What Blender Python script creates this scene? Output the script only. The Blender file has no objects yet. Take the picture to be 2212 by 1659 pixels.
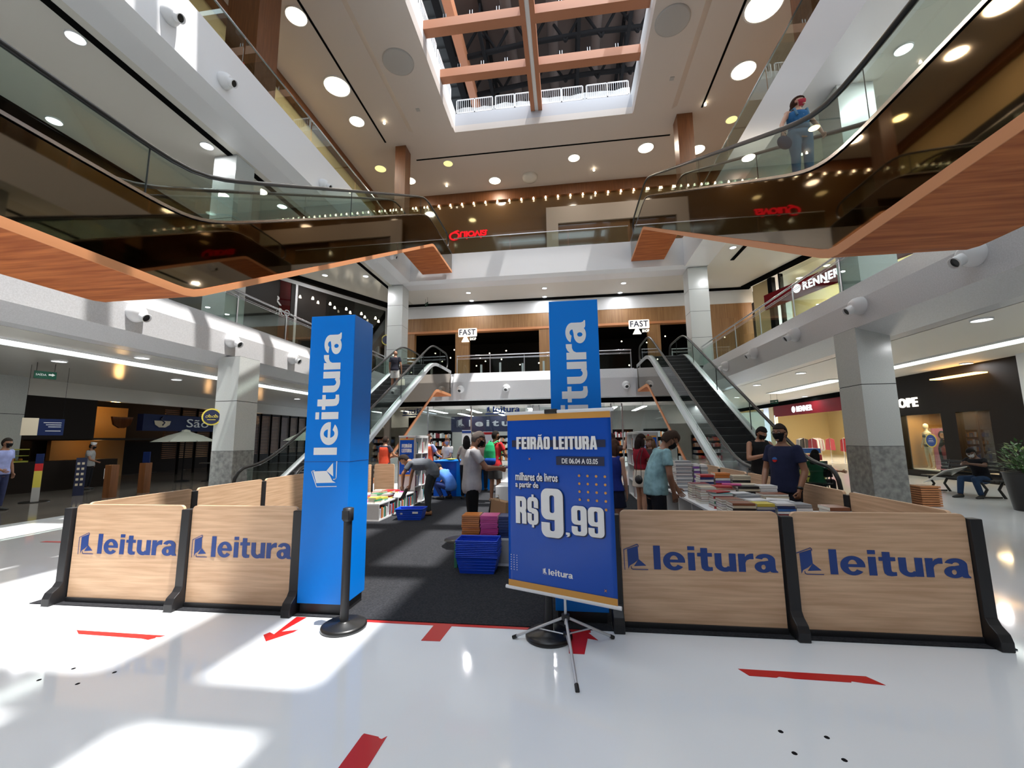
import bpy, bmesh, math, random
from mathutils import Vector, Matrix, Euler
random.seed(7)
R_ = math.radians
SC = bpy.context.scene
COL = SC.collection
# ------------------------------------------------------------------ camera
cam_d = bpy.data.cameras.new('camera')
cam = bpy.data.objects.new('camera', cam_d)
COL.objects.link(cam)
SC.camera = cam
_f, _pitch, _yaw, _roll = 898.52, R_(7.4506), R_(7.3900), R_(-0.63725)
_F = Vector((-math.sin(_yaw) * math.cos(_pitch), math.cos(_yaw) * math.cos(_pitch), math.sin(_pitch)))
_X = Vector((math.cos(_yaw), math.sin(_yaw), 0))
_U = _X.cross(_F)
_X2 = _X * math.cos(_roll) + _U * math.sin(_roll)
_U2 = -_X * math.sin(_roll) + _U * math.cos(_roll)
cam.matrix_world = Matrix(((_X2.x, _U2.x, -_F.x, 0), (_X2.y, _U2.y, -_F.y, 0), (_X2.z, _U2.z, -_F.z, 1.6), (0, 0, 0, 1)))
cam_d.sensor_fit = 'HORIZONTAL'
cam_d.sensor_width = 36
cam_d.lens = 36 * _f / 2212
cam_d.clip_start = 0.05
cam_d.clip_end = 300
# ------------------------------------------------------------------ light and exposure
SC.view_settings.view_transform = 'Standard'
SC.view_settings.look = 'None'
SC.view_settings.gamma = 1
SC.view_settings.use_curve_mapping = False
SC.view_settings.exposure = 0.12
w = bpy.data.worlds.new('sky'); SC.world = w
w.use_nodes = True
bg = w.node_tree.nodes['Background']
bg.inputs[0].default_value = (0.80, 0.90, 1.0, 1)
bg.inputs[1].default_value = 3.0
SUN_DIR = Vector((-0.28, 0.082, -1)).normalized()
sd = bpy.data.lights.new('sun', 'SUN'); so = bpy.data.objects.new('sun', sd); COL.objects.link(so)
sd.energy = 8.8; sd.angle = R_(0.6); sd.color = (1, 0.97, 0.93)
so.rotation_euler = SUN_DIR.to_track_quat('-Z', 'Y').to_euler()
# portal: guides sky samples through the skylight opening
pd = bpy.data.lights.new('skylight_portal', 'AREA'); po = bpy.data.objects.new('skylight_portal', pd); COL.objects.link(po)
pd.shape = 'RECTANGLE'; pd.size = 11.4; pd.size_y = 34.0; po.location = (-1.5, 4.6, 20.65); pd.cycles.is_portal = True

def disk(loc, r, power, color):
    d = bpy.data.lights.new('lamp', 'AREA'); o = bpy.data.objects.new('lamp', d); COL.objects.link(o)
    d.shape = 'DISK'; d.size = 2 * r; d.energy = power; d.color = color; o.location = loc; return o
def area(name, loc, sx, sy, power, color=(1, 1, 1), rot=(0, 0, 0), spread=None):
    d = bpy.data.lights.new(name, 'AREA'); o = bpy.data.objects.new(name, d); COL.objects.link(o)
    d.shape = 'RECTANGLE'; d.size = sx; d.size_y = sy; d.energy = power; d.color = color
    if spread: d.spread = spread
    o.location = loc; o.rotation_euler = rot
    return o
def point(name, loc, power, color=(1, .7, .4), r=.15):
    d = bpy.data.lights.new(name, 'POINT'); o = bpy.data.objects.new(name, d); COL.objects.link(o)
    d.energy = power; d.color = color; d.shadow_soft_size = r; o.location = loc
    return o
WARM = (1.0, .80, .58)
NEUT = (1.0, .95, .88)
# ------------------------------------------------------------------ materials
MATS = {}
def pmat(name, col, rough=.6, metal=0, emit=None, es=1, spec=.5, coat=0, bump=None):
    if name in MATS: return MATS[name]
    m = bpy.data.materials.new(name); m.use_nodes = True
    b = m.node_tree.nodes['Principled BSDF']
    b.inputs['Base Color'].default_value = (*col, 1)
    b.inputs['Roughness'].default_value = rough
    b.inputs['Metallic'].default_value = metal
    b.inputs['Specular IOR Level'].default_value = spec
    if coat: b.inputs['Coat Weight'].default_value = coat; b.inputs['Coat Roughness'].default_value = .05
    if emit:
        b.inputs['Emission Color'].default_value = (*emit, 1); b.inputs['Emission Strength'].default_value = es
    m.diffuse_color = (*col, 1)
    MATS[name] = m
    return m
def noise_mat(name, c1, c2, scale=(1, 1, 1), nscale=5, detail=4, rough=.6, coat=0, bump=0, ramp=(.35, .65), metal=0, spec=.5):
    """Two colours mixed by a (stretched) noise in object space."""
    m = pmat(name, c1, rough, metal, spec=spec, coat=coat); nt = m.node_tree; b = nt.nodes['Principled BSDF']
    tc = nt.nodes.new('ShaderNodeTexCoord'); mp = nt.nodes.new('ShaderNodeMapping'); n = nt.nodes.new('ShaderNodeTexNoise'); r = nt.nodes.new('ShaderNodeValToRGB')
    nt.links.new(tc.outputs['Object'], mp.inputs[0]); mp.inputs['Scale'].default_value = scale
    nt.links.new(mp.outputs[0], n.inputs['Vector']); n.inputs['Scale'].default_value = nscale; n.inputs['Detail'].default_value = detail
    nt.links.new(n.outputs['Fac'], r.inputs[0])
    r.color_ramp.elements[0].position = ramp[0]; r.color_ramp.elements[1].position = ramp[1]
    r.color_ramp.elements[0].color = (*c1, 1); r.color_ramp.elements[1].color = (*c2, 1)
    nt.links.new(r.outputs[0], b.inputs['Base Color'])
    if bump:
        bp = nt.nodes.new('ShaderNodeBump'); bp.inputs['Strength'].default_value = bump; bp.inputs['Distance'].default_value = .01
        nt.links.new(n.outputs['Fac'], bp.inputs['Height']); nt.links.new(bp.outputs[0], b.inputs['Normal'])
    return m
def glass_mat(name, tint=(.93, .97, .95), refl=1.0, rough=0.0):
    m = bpy.data.materials.new(name); m.use_nodes = True; nt = m.node_tree; nt.nodes.clear()
    o = nt.nodes.new('ShaderNodeOutputMaterial'); mx = nt.nodes.new('ShaderNodeMixShader'); t = nt.nodes.new('ShaderNodeBsdfTransparent'); g = nt.nodes.new('ShaderNodeBsdfGlossy'); fr = nt.nodes.new('ShaderNodeFresnel'); mu = nt.nodes.new('ShaderNodeMath')
    fr.inputs[0].default_value = 1.45; mu.operation = 'MULTIPLY'; mu.inputs[1].default_value = refl; mu.use_clamp = True
    t.inputs[0].default_value = (*tint, 1); g.inputs['Roughness'].default_value = rough
    nt.links.new(fr.outputs[0], mu.inputs[0]); nt.links.new(mu.outputs[0], mx.inputs[0])
    nt.links.new(t.outputs[0], mx.inputs[1]); nt.links.new(g.outputs[0], mx.inputs[2]); nt.links.new(mx.outputs[0], o.inputs[0])
    MATS[name] = m
    return m
def emat(name, col, s):
    if name in MATS: return MATS[name]
    m = bpy.data.materials.new(name); m.use_nodes = True; nt = m.node_tree; nt.nodes.clear()
    o = nt.nodes.new('ShaderNodeOutputMaterial'); e = nt.nodes.new('ShaderNodeEmission'); e.inputs[0].default_value = (*col, 1); e.inputs[1].default_value = s
    nt.links.new(e.outputs[0], o.inputs[0]); MATS[name] = m
    return m
M = MATS
noise_mat('floor_white', (.78, .815, .845), (.83, .86, .885), nscale=.6, rough=.07, spec=.45)
noise_mat('floor_reflect_dark', (.13, .115, .10), (.17, .15, .13), nscale=.8, rough=.10, spec=.4)  # floor tone darkened to carry the dark cafe's reflection
noise_mat('carpet', (.020, .021, .024), (.034, .035, .039), nscale=60, rough=1, bump=.4, spec=.1)
noise_mat('wood_panel', (.74, .50, .32), (.58, .36, .215), scale=(.8, .8, 16), nscale=2.2, detail=6, rough=.42, spec=.4)
noise_mat('wood_truss', (.52, .165, .05), (.30, .075, .022), scale=(.7, 9, 9), nscale=1.3, detail=6, rough=.55, spec=.2)
pmat('wood_edge', (.58, .24, .10), .5)
noise_mat('wood_front', (.36, .19, .075), (.27, .13, .05), scale=(12, 12, .5), nscale=1.5, rough=.45)
noise_mat('wood_pillar', (.20, .075, .025), (.14, .05, .016), scale=(12, 12, .5), nscale=2, rough=.4)
pmat('copper_beam', (.42, .17, .085), .45)
pmat('white_paint', (.74, .74, .75), .45)
pmat('fascia_white', (.76, .76, .775), .28)
pmat('ceiling_paint', (.70, .67, .62), .5)
pmat('ceiling_gloss', (.66, .635, .58), .22)
pmat('roof_paint', (.60, .54, .50), .5)
pmat('dark_gap', (.006, .006, .006), 1, spec=0)
noise_mat('fascia_stone', (.50, .50, .51), (.58, .58, .595), nscale=45, rough=.3)
noise_mat('granite_light', (.50, .52, .51), (.58, .60, .58), nscale=60, rough=.25)
noise_mat('granite_dark', (.20, .205, .20), (.36, .36, .345), nscale=9, detail=8, rough=.3)
pmat('mirror_brown', (.20, .155, .105), .03, 1)
pmat('brown_glass_wall', (.10, .055, .02), .10, 0, spec=.8, coat=.6)
pmat('black_plastic', (.012, .012, .014), .45)
pmat('black_rubber', (.008, .008, .008), .35)
pmat('chrome', (.62, .62, .64), .18, 1)
pmat('steel_brushed', (.45, .46, .48), .3, 1)
pmat('steel_light', (.62, .64, .67), .35, .6)
pmat('step_metal', (.035, .035, .037), .4, .5)
pmat('column_blue', (.0, .20, .74), .35, spec=.3)
pmat('banner_blue', (.006, .075, .45), .25, spec=.3)
pmat('navy_ink', (.012, .05, .24), .4)
pmat('navy_dark', (.008, .013, .05), .5)
pmat('letter_white', (.80, .80, .80), .45)
pmat('gold_band', (.62, .30, .055), .5)
pmat('tape_red', (.52, .012, .012), .4)
pmat('basket_blue', (.008, .07, .60), .35)
pmat('white_laminate', (.78, .78, .78), .35)
pmat('grey_laminate', (.42, .41, .40), .5)
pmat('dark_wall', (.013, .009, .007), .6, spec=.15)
pmat('maroon', (.17, .006, .012), .7, spec=.15)
pmat('wall_grey', (.47, .47, .50), .6)
pmat('wall_taupe', (.34, .30, .26), .6)
pmat('cream_wall', (.70, .55, .30), .6)
pmat('amber_wall', (.34, .19, .06), .6)
pmat('concrete_dark', (.085, .062, .055), .9)
pmat('steel_dark', (.010, .010, .011), .9, spec=.1)
pmat('deck_dark', (.045, .048, .05), .6, .1, spec=.2)
pmat('canvas', (.42, .44, .38), .8)
pmat('paper', (.78, .76, .70), .7)
pmat('paper_white', (.82, .82, .80), .6)
pmat('kraft', (.34, .20, .10), .8)
pmat('plastic_sheet', (.62, .60, .58), .25)
emat('lamp_cool', (.93, .98, 1), 8)
emat('lamp_warm', (1, .86, .62), 5)
emat('lamp_yellow', (1, .80, .25), 1.6)
emat('lamp_spot', (1, .86, .62), 9)
emat('cove_glow', (.92, 1, .93), 3.8)
emat('sign_white', (1, .95, .84), 1.35)
emat('sign_blue_white', (.85, .92, 1), 2.6)
emat('reflected_red', (1, .02, .03), .9)  # glow of the reflected red lettering
emat('shop_tube', (.97, 1, 1), 12)
emat('lamp_amber', (1, .55, .18), 5)
glass_mat('glass_clear', (.84, .91, .88), .28)
glass_mat('glass_brown', (.62, .50, .36), 1.2)
glass_mat('glass_shop', (.80, .84, .83), .8)
glass_mat('glass_green', (.55, .70, .66), 1.0)

# ------------------------------------------------------------------ mesh builder
class MB:
    def __init__(s): s.v = []; s.f = []; s.mi = []; s.sm = []
    def add(s, vs, fs, m=0, smooth=False):
        o = len(s.v); s.v += [tuple(v) for v in vs]
        for f in fs: s.f.append(tuple(i + o for i in f)); s.mi.append(m); s.sm.append(smooth)
        return s
    def box(s, x0, x1, y0, y1, z0, z1, m=0):
        if x0 > x1: x0, x1 = x1, x0
        if y0 > y1: y0, y1 = y1, y0
        if z0 > z1: z0, z1 = z1, z0
        v = [(x0, y0, z0), (x1, y0, z0), (x1, y1, z0), (x0, y1, z0), (x0, y0, z1), (x1, y0, z1), (x1, y1, z1), (x0, y1, z1)]
        return s.add(v, [(0, 3, 2, 1), (4, 5, 6, 7), (0, 1, 5, 4), (1, 2, 6, 5), (2, 3, 7, 6), (3, 0, 4, 7)], m)
    def prism(s, poly, axis, a, b, m=0):
        """extrude 2-D polygon along axis; poly coords are the two other axes in order"""
        def P(p, t):
            if axis == 'x': return (t, p[0], p[1])
            if axis == 'y': return (p[0], t, p[1])
            return (p[0], p[1], t)
        n = len(poly); v = [P(p, a) for p in poly] + [P(p, b) for p in poly]
        f = [tuple(range(n))[::-1], tuple(range(n, 2 * n))] + [(i, (i + 1) % n, n + (i + 1) % n, n + i) for i in range(n)]
        return s.add(v, f, m)
    def tube(s, pts, r, n=10, m=0, cap=True, smooth=True):
        pts = [Vector(p) for p in pts]; rs = r if isinstance(r, (list, tuple)) else [r] * len(pts)
        rings = []; up = None
        for i, p in enumerate(pts):
            t = (pts[min(i + 1, len(pts) - 1)] - pts[max(i - 1, 0)])
            t = t.normalized() if t.length > 1e-9 else Vector((0, 0, 1))
            if up is None:
                up = Vector((0, 0, 1)) if abs(t.z) < .9 else Vector((1, 0, 0))
            a = t.cross(up)
            if a.length < 1e-6: up = Vector((1, .3, 0)); a = t.cross(up)
            a.normalize(); b = a.cross(t).normalized(); up = b
            rings.append([p + a * (math.cos(2 * math.pi * k / n) * rs[i]) + b * (math.sin(2 * math.pi * k / n) * rs[i]) for k in range(n)])
        v = [q for r_ in rings for q in r_]; f = []
        for i in range(len(pts) - 1):
            for k in range(n): f.append((i * n + k, i * n + (k + 1) % n, (i + 1) * n + (k + 1) % n, (i + 1) * n + k))
        s.add(v, f, m, smooth)
        if cap:
            s.add(rings[0], [tuple(range(n))[::-1]], m); s.add(rings[-1], [tuple(range(n))], m)
        return s
    def lathe(s, prof, n=24, c=(0, 0, 0), m=0, smooth=True, cap=True):
        """profile [(r, z)] about z"""
        v = []; f = []
        for r, z in prof:
            for k in range(n): v.append((c[0] + r * math.cos(2 * math.pi * k / n), c[1] + r * math.sin(2 * math.pi * k / n), c[2] + z))
        for i in range(len(prof) - 1):
            for k in range(n): f.append((i * n + k, i * n + (k + 1) % n, (i + 1) * n + (k + 1) % n, (i + 1) * n + k))
        s.add(v, f, m, smooth)
        if cap:
            s.add(v[:n], [tuple(range(n))[::-1]], m); s.add(v[-n:], [tuple(range(n))], m)
        return s
    def ell(s, c, r, n=16, k=10, m=0, fn=None):
        v = []; f = []
        for i in range(k + 1):
            th = math.pi * i / k
            for j in range(n):
                ph = 2 * math.pi * j / n
                q = Vector((math.sin(th) * math.cos(ph), math.sin(th) * math.sin(ph), math.cos(th)))
                if fn: q = fn(q)
                v.append((c[0] + r[0] * q[0], c[1] + r[1] * q[1], c[2] + r[2] * q[2]))
        for i in range(k):
            for j in range(n): f.append((i * n + j, (i + 1) * n + j, (i + 1) * n + (j + 1) % n, i * n + (j + 1) % n))
        return s.add(v, f, m, True)
    def xf(s, mat):
        s.v = [tuple(mat @ Vector(v)) for v in s.v]; return s
    def mesh(s, name, mats):
        me = bpy.data.meshes.new(name); me.from_pydata(s.v, [], s.f)
        if not isinstance(mats, (list, tuple)): mats = [mats]
        for x in mats: me.materials.append(M[x] if isinstance(x, str) else x)
        me.polygons.foreach_set('material_index', s.mi); me.polygons.foreach_set('use_smooth', s.sm)
        me.update(); return me
    def build(s, name, mats, parent=None, bevel=0, loc=None):
        o = bpy.data.objects.new(name, s.mesh(name, mats)); COL.objects.link(o)
        if parent: o.parent = parent
        if loc: o.location = loc
        if bevel:
            b = o.modifiers.new('bevel', 'BEVEL'); b.width = bevel; b.segments = 2; b.limit_method = 'ANGLE'
        return o
def tag(o, label=None, cat=None, group=None, kind=None):
    if label: o['label'] = label
    if cat: o['category'] = cat
    if group: o['group'] = group
    if kind: o['kind'] = kind
    return o
def empty(name, loc, rz=0, label=None, cat=None, group=None):
    o = bpy.data.objects.new(name, None); COL.objects.link(o); o.empty_display_size = .1
    o.location = loc; o.rotation_euler = (0, 0, rz); return tag(o, label, cat, group)
def struct(name, mb, mats, parent=None, label=None, cat=None):
    o = mb.build(name, mats, parent); o['kind'] = 'structure'
    if label and not parent: o['label'] = label
    return o
def copy_tree(o, parent=None):
    c = o.copy(); COL.objects.link(c)
    if parent: c.parent = parent
    for ch in list(KIDS.get(o.name, [])): copy_tree(ch, c)
    return c
KIDS = {}
def note(o):
    KIDS[o.name] = [c for c in SC.objects if c.parent == o]
    for c in KIDS[o.name]: note(c)
    return o
def dup(o, loc, rz=None, label=None, group=None):
    c = copy_tree(o); c.location = loc
    if rz is not None: c.rotation_euler = (0, 0, rz) if not isinstance(rz, (tuple, Euler)) else rz
    if label: c['label'] = label
    if group: c['group'] = group
    return c
def text_mesh(txt, size, bold=0.0, ext=.002, sx=1.0, spacing=1.0, align='LEFT', mat='letter_white', shear=0):
    cu = bpy.data.curves.new('txt', 'FONT'); cu.body = txt; cu.size = size; cu.offset = bold * size; cu.extrude = ext
    cu.space_character = spacing; cu.align_x = align; cu.resolution_u = 3; cu.shear = shear
    o = bpy.data.objects.new('txt', cu); COL.objects.link(o)
    dg = bpy.context.evaluated_depsgraph_get(); me = bpy.data.meshes.new_from_object(o.evaluated_get(dg))
    bpy.data.objects.remove(o); bpy.data.curves.remove(cu)
    me.transform(Matrix.Diagonal((sx, 1, 1, 1)))
    me.materials.clear(); me.materials.append(M[mat])
    return me
def bbox(me):
    xs = [v.co.x for v in me.vertices]; ys = [v.co.y for v in me.vertices]
    return min(xs), max(xs), min(ys), max(ys)
def fit_text(name, txt, x0, x1, y0, y1, parent, basis, mat='letter_white', bold=.0, spacing=1.0, ext=.002, dz=0.0):
    """lettering whose outline fills the rectangle x0..x1, y0..y1 of the plane given by basis"""
    me = text_mesh(txt, 1.0, bold, .004, 1.0, spacing, mat=mat)
    a, b, c, d = bbox(me)
    sx = (x1 - x0) / (b - a); sy = (y1 - y0) / (d - c)
    me.transform(Matrix.Translation((x0, y0, dz)) @ Matrix.Diagonal((sx, sy, ext / .004, 1)) @ Matrix.Translation((-a, -c, 0)))
    me.transform(basis)
    o = bpy.data.objects.new(name, me); COL.objects.link(o)
    if parent: o.parent = parent
    return o
def basis(origin, xdir=(1, 0, 0), ydir=(0, 0, 1)):
    x = Vector(xdir).normalized(); y = Vector(ydir).normalized(); z = x.cross(y)
    m = Matrix((x, y, z)).transposed().to_4x4(); m.translation = Vector(origin); return m
def logo_mb(x0, y0, h, depth=.002, wt=.028):
    """open-book mark: standing page, fold, thin cover outline; unit height"""
    mb = MB(); S = h
    def P(pts): return [(x0 + p[0] * S, y0 + p[1] * S) for p in pts]
    mb.prism(P([(.15, .80), (.62, .94), (.64, .42), (.45, .27), (.24, .16), (.17, .03)]), 'z', 0, depth)
    mb.prism(P([(.64, .42), (.96, .17), (.42, .14)]), 'z', 0, depth)
    def line(pts, t=wt):
        for a, b in zip(pts, pts[1:]):
            a = Vector((x0 + a[0] * S, y0 + a[1] * S)); b = Vector((x0 + b[0] * S, y0 + b[1] * S)); d = (b - a).normalized(); nrm = Vector((-d.y, d.x)) * (t * S / 2); e = d * (t * S / 2)
            mb.prism([tuple(a - e - nrm), tuple(b + e - nrm), tuple(b + e + nrm), tuple(a - e + nrm)], 'z', 0, depth)
    line([(.02, 0), (0, .78), (.60, 1.0), (.645, .96), (.65, .90)])
    line([(.30, .12), (.31, .05), (.36, .02), (1.02, .02)])
    return mb
# ---- heavy sans lettering built from outlines
def _ring(mb, cx, cy, ro, ri, a0=0, a1=360, d=.002, n=28):
    P = []
    for k in range(n + 1):
        a = R_(a0 + (a1 - a0) * k / n); c, s_ = math.cos(a), math.sin(a); P.append(((cx + ro[0] * c, cy + ro[1] * s_), (cx + ri[0] * c, cy + ri[1] * s_)))
    mb.k = getattr(mb, 'k', 0) + 1; mb.lock = True
    for (o0, i0), (o1, i1) in zip(P, P[1:]): mb.prism([o0, o1, i1, i0], 'z', 0, d)
    mb.lock = False
def _rr(x0, x1, y0, y1, r, n=6):
    out = []
    for cx, cy, a0 in ((x1 - r, y0 + r, -90), (x1 - r, y1 - r, 0), (x0 + r, y1 - r, 90), (x0 + r, y0 + r, 180)):
        for k in range(n + 1): a = R_(a0 + 90 * k / n); out.append((cx + r * math.cos(a), cy + r * math.sin(a)))
    return out
def _rring(mb, O, I, ro, ri, keep=None, d=.002):
    a = _rr(*O, ro); b = _rr(*I, ri); n = len(a); mb.k = getattr(mb, 'k', 0) + 1; mb.lock = True
    for k in range(n):
        q = [a[k], a[(k + 1) % n], b[(k + 1) % n], b[k]]; m_ = (sum(t[0] for t in q) / 4, sum(t[1] for t in q) / 4)
        if keep is None or keep(*m_): mb.prism(q, 'z', 0, d)
    mb.lock = False
class LMB(MB):
    """lettering builder: pieces that overlap get a hair of different relief"""
    def prism(s, poly, axis, a, b, m=0):
        if not getattr(s, 'lock', False): s.k = getattr(s, 'k', 0) + 1
        return MB.prism(s, poly, axis, a, b + .00003 * (s.k % 41), m)
def word_leitura():
    m = LMB(); R = lambda x0, x1, y0, y1: m.prism([(x0, y0), (x1, y0), (x1, y1), (x0, y1)], 'z', 0, .002)
    R(0, .285, 0, 1)
    x = .386; _ring(m, x + .455, .367, (.455, .385), (.175, .235), 0, 322); R(x + .24, x + .91, .31, .425)
    x = 1.415; R(x, x + .285, 0, .735); R(x, x + .285, .84, 1)
    x = 1.80; R(x + .14, x + .42, .24, .94); R(x, x + .60, .585, .735)
    m.prism([(x + .14, .25), (x + .16, .10), (x + .25, .015), (x + .40, -.012), (x + .60, .01), (x + .60, .155), (x + .49, .15), (x + .43, .18), (x + .42, .25)], 'z', 0, .002)
    x = 2.50; R(x, x + .275, .28, .735); R(x + .575, x + .85, 0, .735); _ring(m, x + .40, .285, (.40, .30), (.125, .13), 180, 330)
    x = 3.44; R(x, x + .275, 0, .735); m.prism([(x + .27, .36), (x + .33, .47), (x + .45, .525), (x + .61, .525), (x + .61, .75), (x + .48, .745), (x + .35, .69), (x + .27, .60)], 'z', 0, .002)
    x = 4.07; _ring(m, x + .345, .215, (.345, .23), (.085, .10)); R(x + .55, x + .82, .06, .53); m.prism([(x + .55, .15), (x + .62, .02), (x + .70, 0), (x + .90, 0), (x + .90, .05), (x + .85, .08), (x + .82, .16)], 'z', 0, .002)
    _ring(m, x + .43, .50, (.39, .25), (.12, .095), 0, 165); m.prism([(x + .30, .30), (x + .56, .36), (x + .56, .48), (x + .25, .42)], 'z', 0, .002)
    return m, 4.97
def impact(txt):
    """condensed heavy capitals, cap height 1; returns builder and width"""
    m = LMB(); x = 0
    def R(x0, x1, y0, y1): m.prism([(x + x0, y0), (x + x1, y0), (x + x1, y1), (x + x0, y1)], 'z', 0, .002)
    def G(O, I, keep=None, ro=.16, ri=.045):
        _rring(m, (O[0] + x, O[1] + x, O[2], O[3]), (I[0] + x, I[1] + x, I[2], I[3]), ro, ri, (lambda a, b: keep(a - x, b)) if keep else None)
    def P(pts): m.prism([(x + a, b) for a, b in pts], 'z', 0, .002)
    for ch in txt:
        w_ = .54
        if ch == ' ': x += .24; continue
        if ch in 'FE': R(0, .23, 0, 1); R(.23, .44, .83, 1); R(.23, .41, .43, .59); w_ = .45
        if ch == 'E': R(.23, .45, 0, .17)
        if ch == 'I': R(0, .24, 0, 1); w_ = .24
        if ch == 'R': R(0, .22, 0, 1); G((0, .53, .44, 1), (.22, .31, .60, .84)); R(.31, .53, 0, .42); R(.0, .22, .4, 1); P([(.22, .44), (.5, .50), (.53, .30), (.31, .36)])
        if ch in 'AÃ': P([(0, 0), (.215, 0), (.285, .80), (.285, 1), (.14, 1)]); P([(.57, 0), (.355, 0), (.285, .80), (.285, 1), (.43, 1)]); R(.17, .40, .17, .33); w_ = .57
        if ch == 'Ã': P([(.10, 1.06), (.17, 1.18), (.29, 1.14), (.40, 1.17), (.47, 1.20), (.42, 1.08), (.30, 1.05), (.20, 1.09)])
        if ch == 'O': G((0, .54, 0, 1), (.22, .32, .16, .84))
        if ch == 'L': R(0, .23, 0, 1); R(.23, .43, 0, .17); w_ = .44
        if ch == 'T': R(.13, .36, 0, 1); R(0, .49, .83, 1); w_ = .49
        if ch == 'U': G((0, .54, 0, .5), (.22, .32, .15, .4), lambda a, b: b < .3); R(0, .22, .25, 1); R(.32, .54, .25, 1)
        if ch == '9': G((0, .56, .36, 1), (.22, .34, .50, .86)); R(.34, .56, .14, .72); G((0, .56, 0, .60), (.22, .34, .13, .5), lambda a, b: b < .30); R(0, .22, .14, .30); w_ = .56
        if ch == '$': G((0, .52, .44, 1), (.21, .31, .58, .86), lambda a, b: not (a > .26 and b < .66)); G((0, .52, 0, .58), (.21, .31, .14, .44), lambda a, b: not (a < .26 and b > .34)); R(.31, .52, .64, .72); R(0, .21, .28, .36); P([(0, .58), (.24, .40), (.52, .38), (.30, .60)]); R(.21, .31, -.10, .0); R(.21, .31, 1.0, 1.1); w_ = .52
        if ch == ',': P([(0, 0), (.22, 0), (.22, .2), (0, .2)]); P([(.06, 0), (.22, 0), (.18, -.14), (.04, -.2), (.04, -.13), (.10, -.08)]); w_ = .22
        x += w_ + .045
    return m, x - .045
def place_word(name, mb, x0, x1, y0, y1, parent, Bm, mat, dz=0.0, raww=None):
    w0 = raww or max(v[0] for v in mb.v); sx = (x1 - x0) / w0; sy = y1 - y0
    c = MB(); c.add([(x0 + v[0] * sx, y0 + v[1] * sy, dz + v[2] * .5) for v in mb.v], mb.f); c.xf(Bm); return c.build(name, mat, parent)
def logo_text(parent, origin, x, y, w_, h, B, mat, bold=.055):
    """mark plus the word, in plane B, lower left corner x, y"""
    L = logo_mb(0, 0, 1, .002); lw = w_ * .155; c = MB(); c.add([(x + v[0] * lw, y - .04 * h + v[1] * h * 1.08, v[2] * .5) for v in L.v], L.f); c.xf(B); c.build('logo', mat, parent)
    m, ww = word_leitura(); place_word('lettering', m, x + w_ * .20, x + w_, y, y + h, parent, B, mat, 0, ww)
# ------------------------------------------------------------------ ground floor
mb = MB().box(-27, 24, -16, 44, -.3, 0)
struct('floor', mb, 'floor_white')
struct('floor_cafe_reflection', MB().box(-22, -11.2, -16, 44, .0, .004), 'floor_reflect_dark')  # reflection of the dark cafe, put into the floor colour
# second storey slab: ceiling below, tilted kerb and fascia towards the void
H2, H3, ZR = 5.2, 12.0, 19.2
XL2, XR2, YB = -9.7, 6.8, 22.0
def gallery(name, axis, prof, a, b):
    return struct(name, MB().prism(prof, axis, a, b), 'fascia_stone' if int(name[5:]) < 6 else 'fascia_white')
# profiles are (x, z) for side galleries and (y, z) for the far gallery
gallery('trim_1', 'y', [(XL2 - .22, 5.2), (XL2, 4.72), (XL2, 4.09), (-10.3, 3.86), (-10.7, 3.86), (-10.7, 5.2)], -16, YB)
gallery('trim_2', 'y', [(XR2 + .22, 5.2), (XR2, 4.72), (XR2, 4.09), (7.55, 3.86), (7.9, 3.86), (7.9, 5.2)], -16, YB)
gallery('trim_3', 'x', [(YB + .22, 5.2), (YB, 4.69), (YB, 3.72), (YB + .12, 3.68), (YB + 2, 3.68), (YB + 2, 5.2)], -6.1, 3.6)
gallery('trim_4', 'x', [(YB + .42, 5.2), (YB + .2, 4.69), (YB + .2, 3.72), (YB + .3, 3.68), (YB + 2, 3.68), (YB + 2, 5.2)], XL2 - 1, -6.1)
gallery('trim_5', 'x', [(YB + .42, 5.2), (YB + .2, 4.69), (YB + .2, 3.72), (YB + .3, 3.68), (YB + 2, 3.68), (YB + 2, 5.2)], 3.6, XR2 + 1)
struct('ceiling_ground_left', MB().box(-10.82, -27, -16, 44, 3.88, 5.2), 'ceiling_gloss')
struct('ceiling_ground_right', MB().box(8.02, 24, -16, 44, 3.88, 5.2), 'ceiling_paint')
struct('ceiling_ground_back', MB().box(-10.7, 7.9, YB + 2, 44, 3.7, 5.2), 'ceiling_paint')
struct('ceiling_ground_front', MB().box(-10.7, 7.9, -16, -9.5, 3.88, 5.2), 'ceiling_paint')
struct('trim_6', MB().box(-10.82, -10.7, -16, YB, 3.92, 5.2), 'dark_gap')
struct('trim_7', MB().box(7.9, 8.02, -16, YB, 3.92, 5.2), 'dark_gap')
struct('wall_front', MB().box(-27, 24, -16.3, -16, 0, 19.2), 'white_paint')
# black recess under the far fascia and steel sill
struct('trim_8', MB().box(-10.7, 7.9, YB + .35, YB + 1.9, 3.54, 3.68), 'dark_gap')
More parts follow.
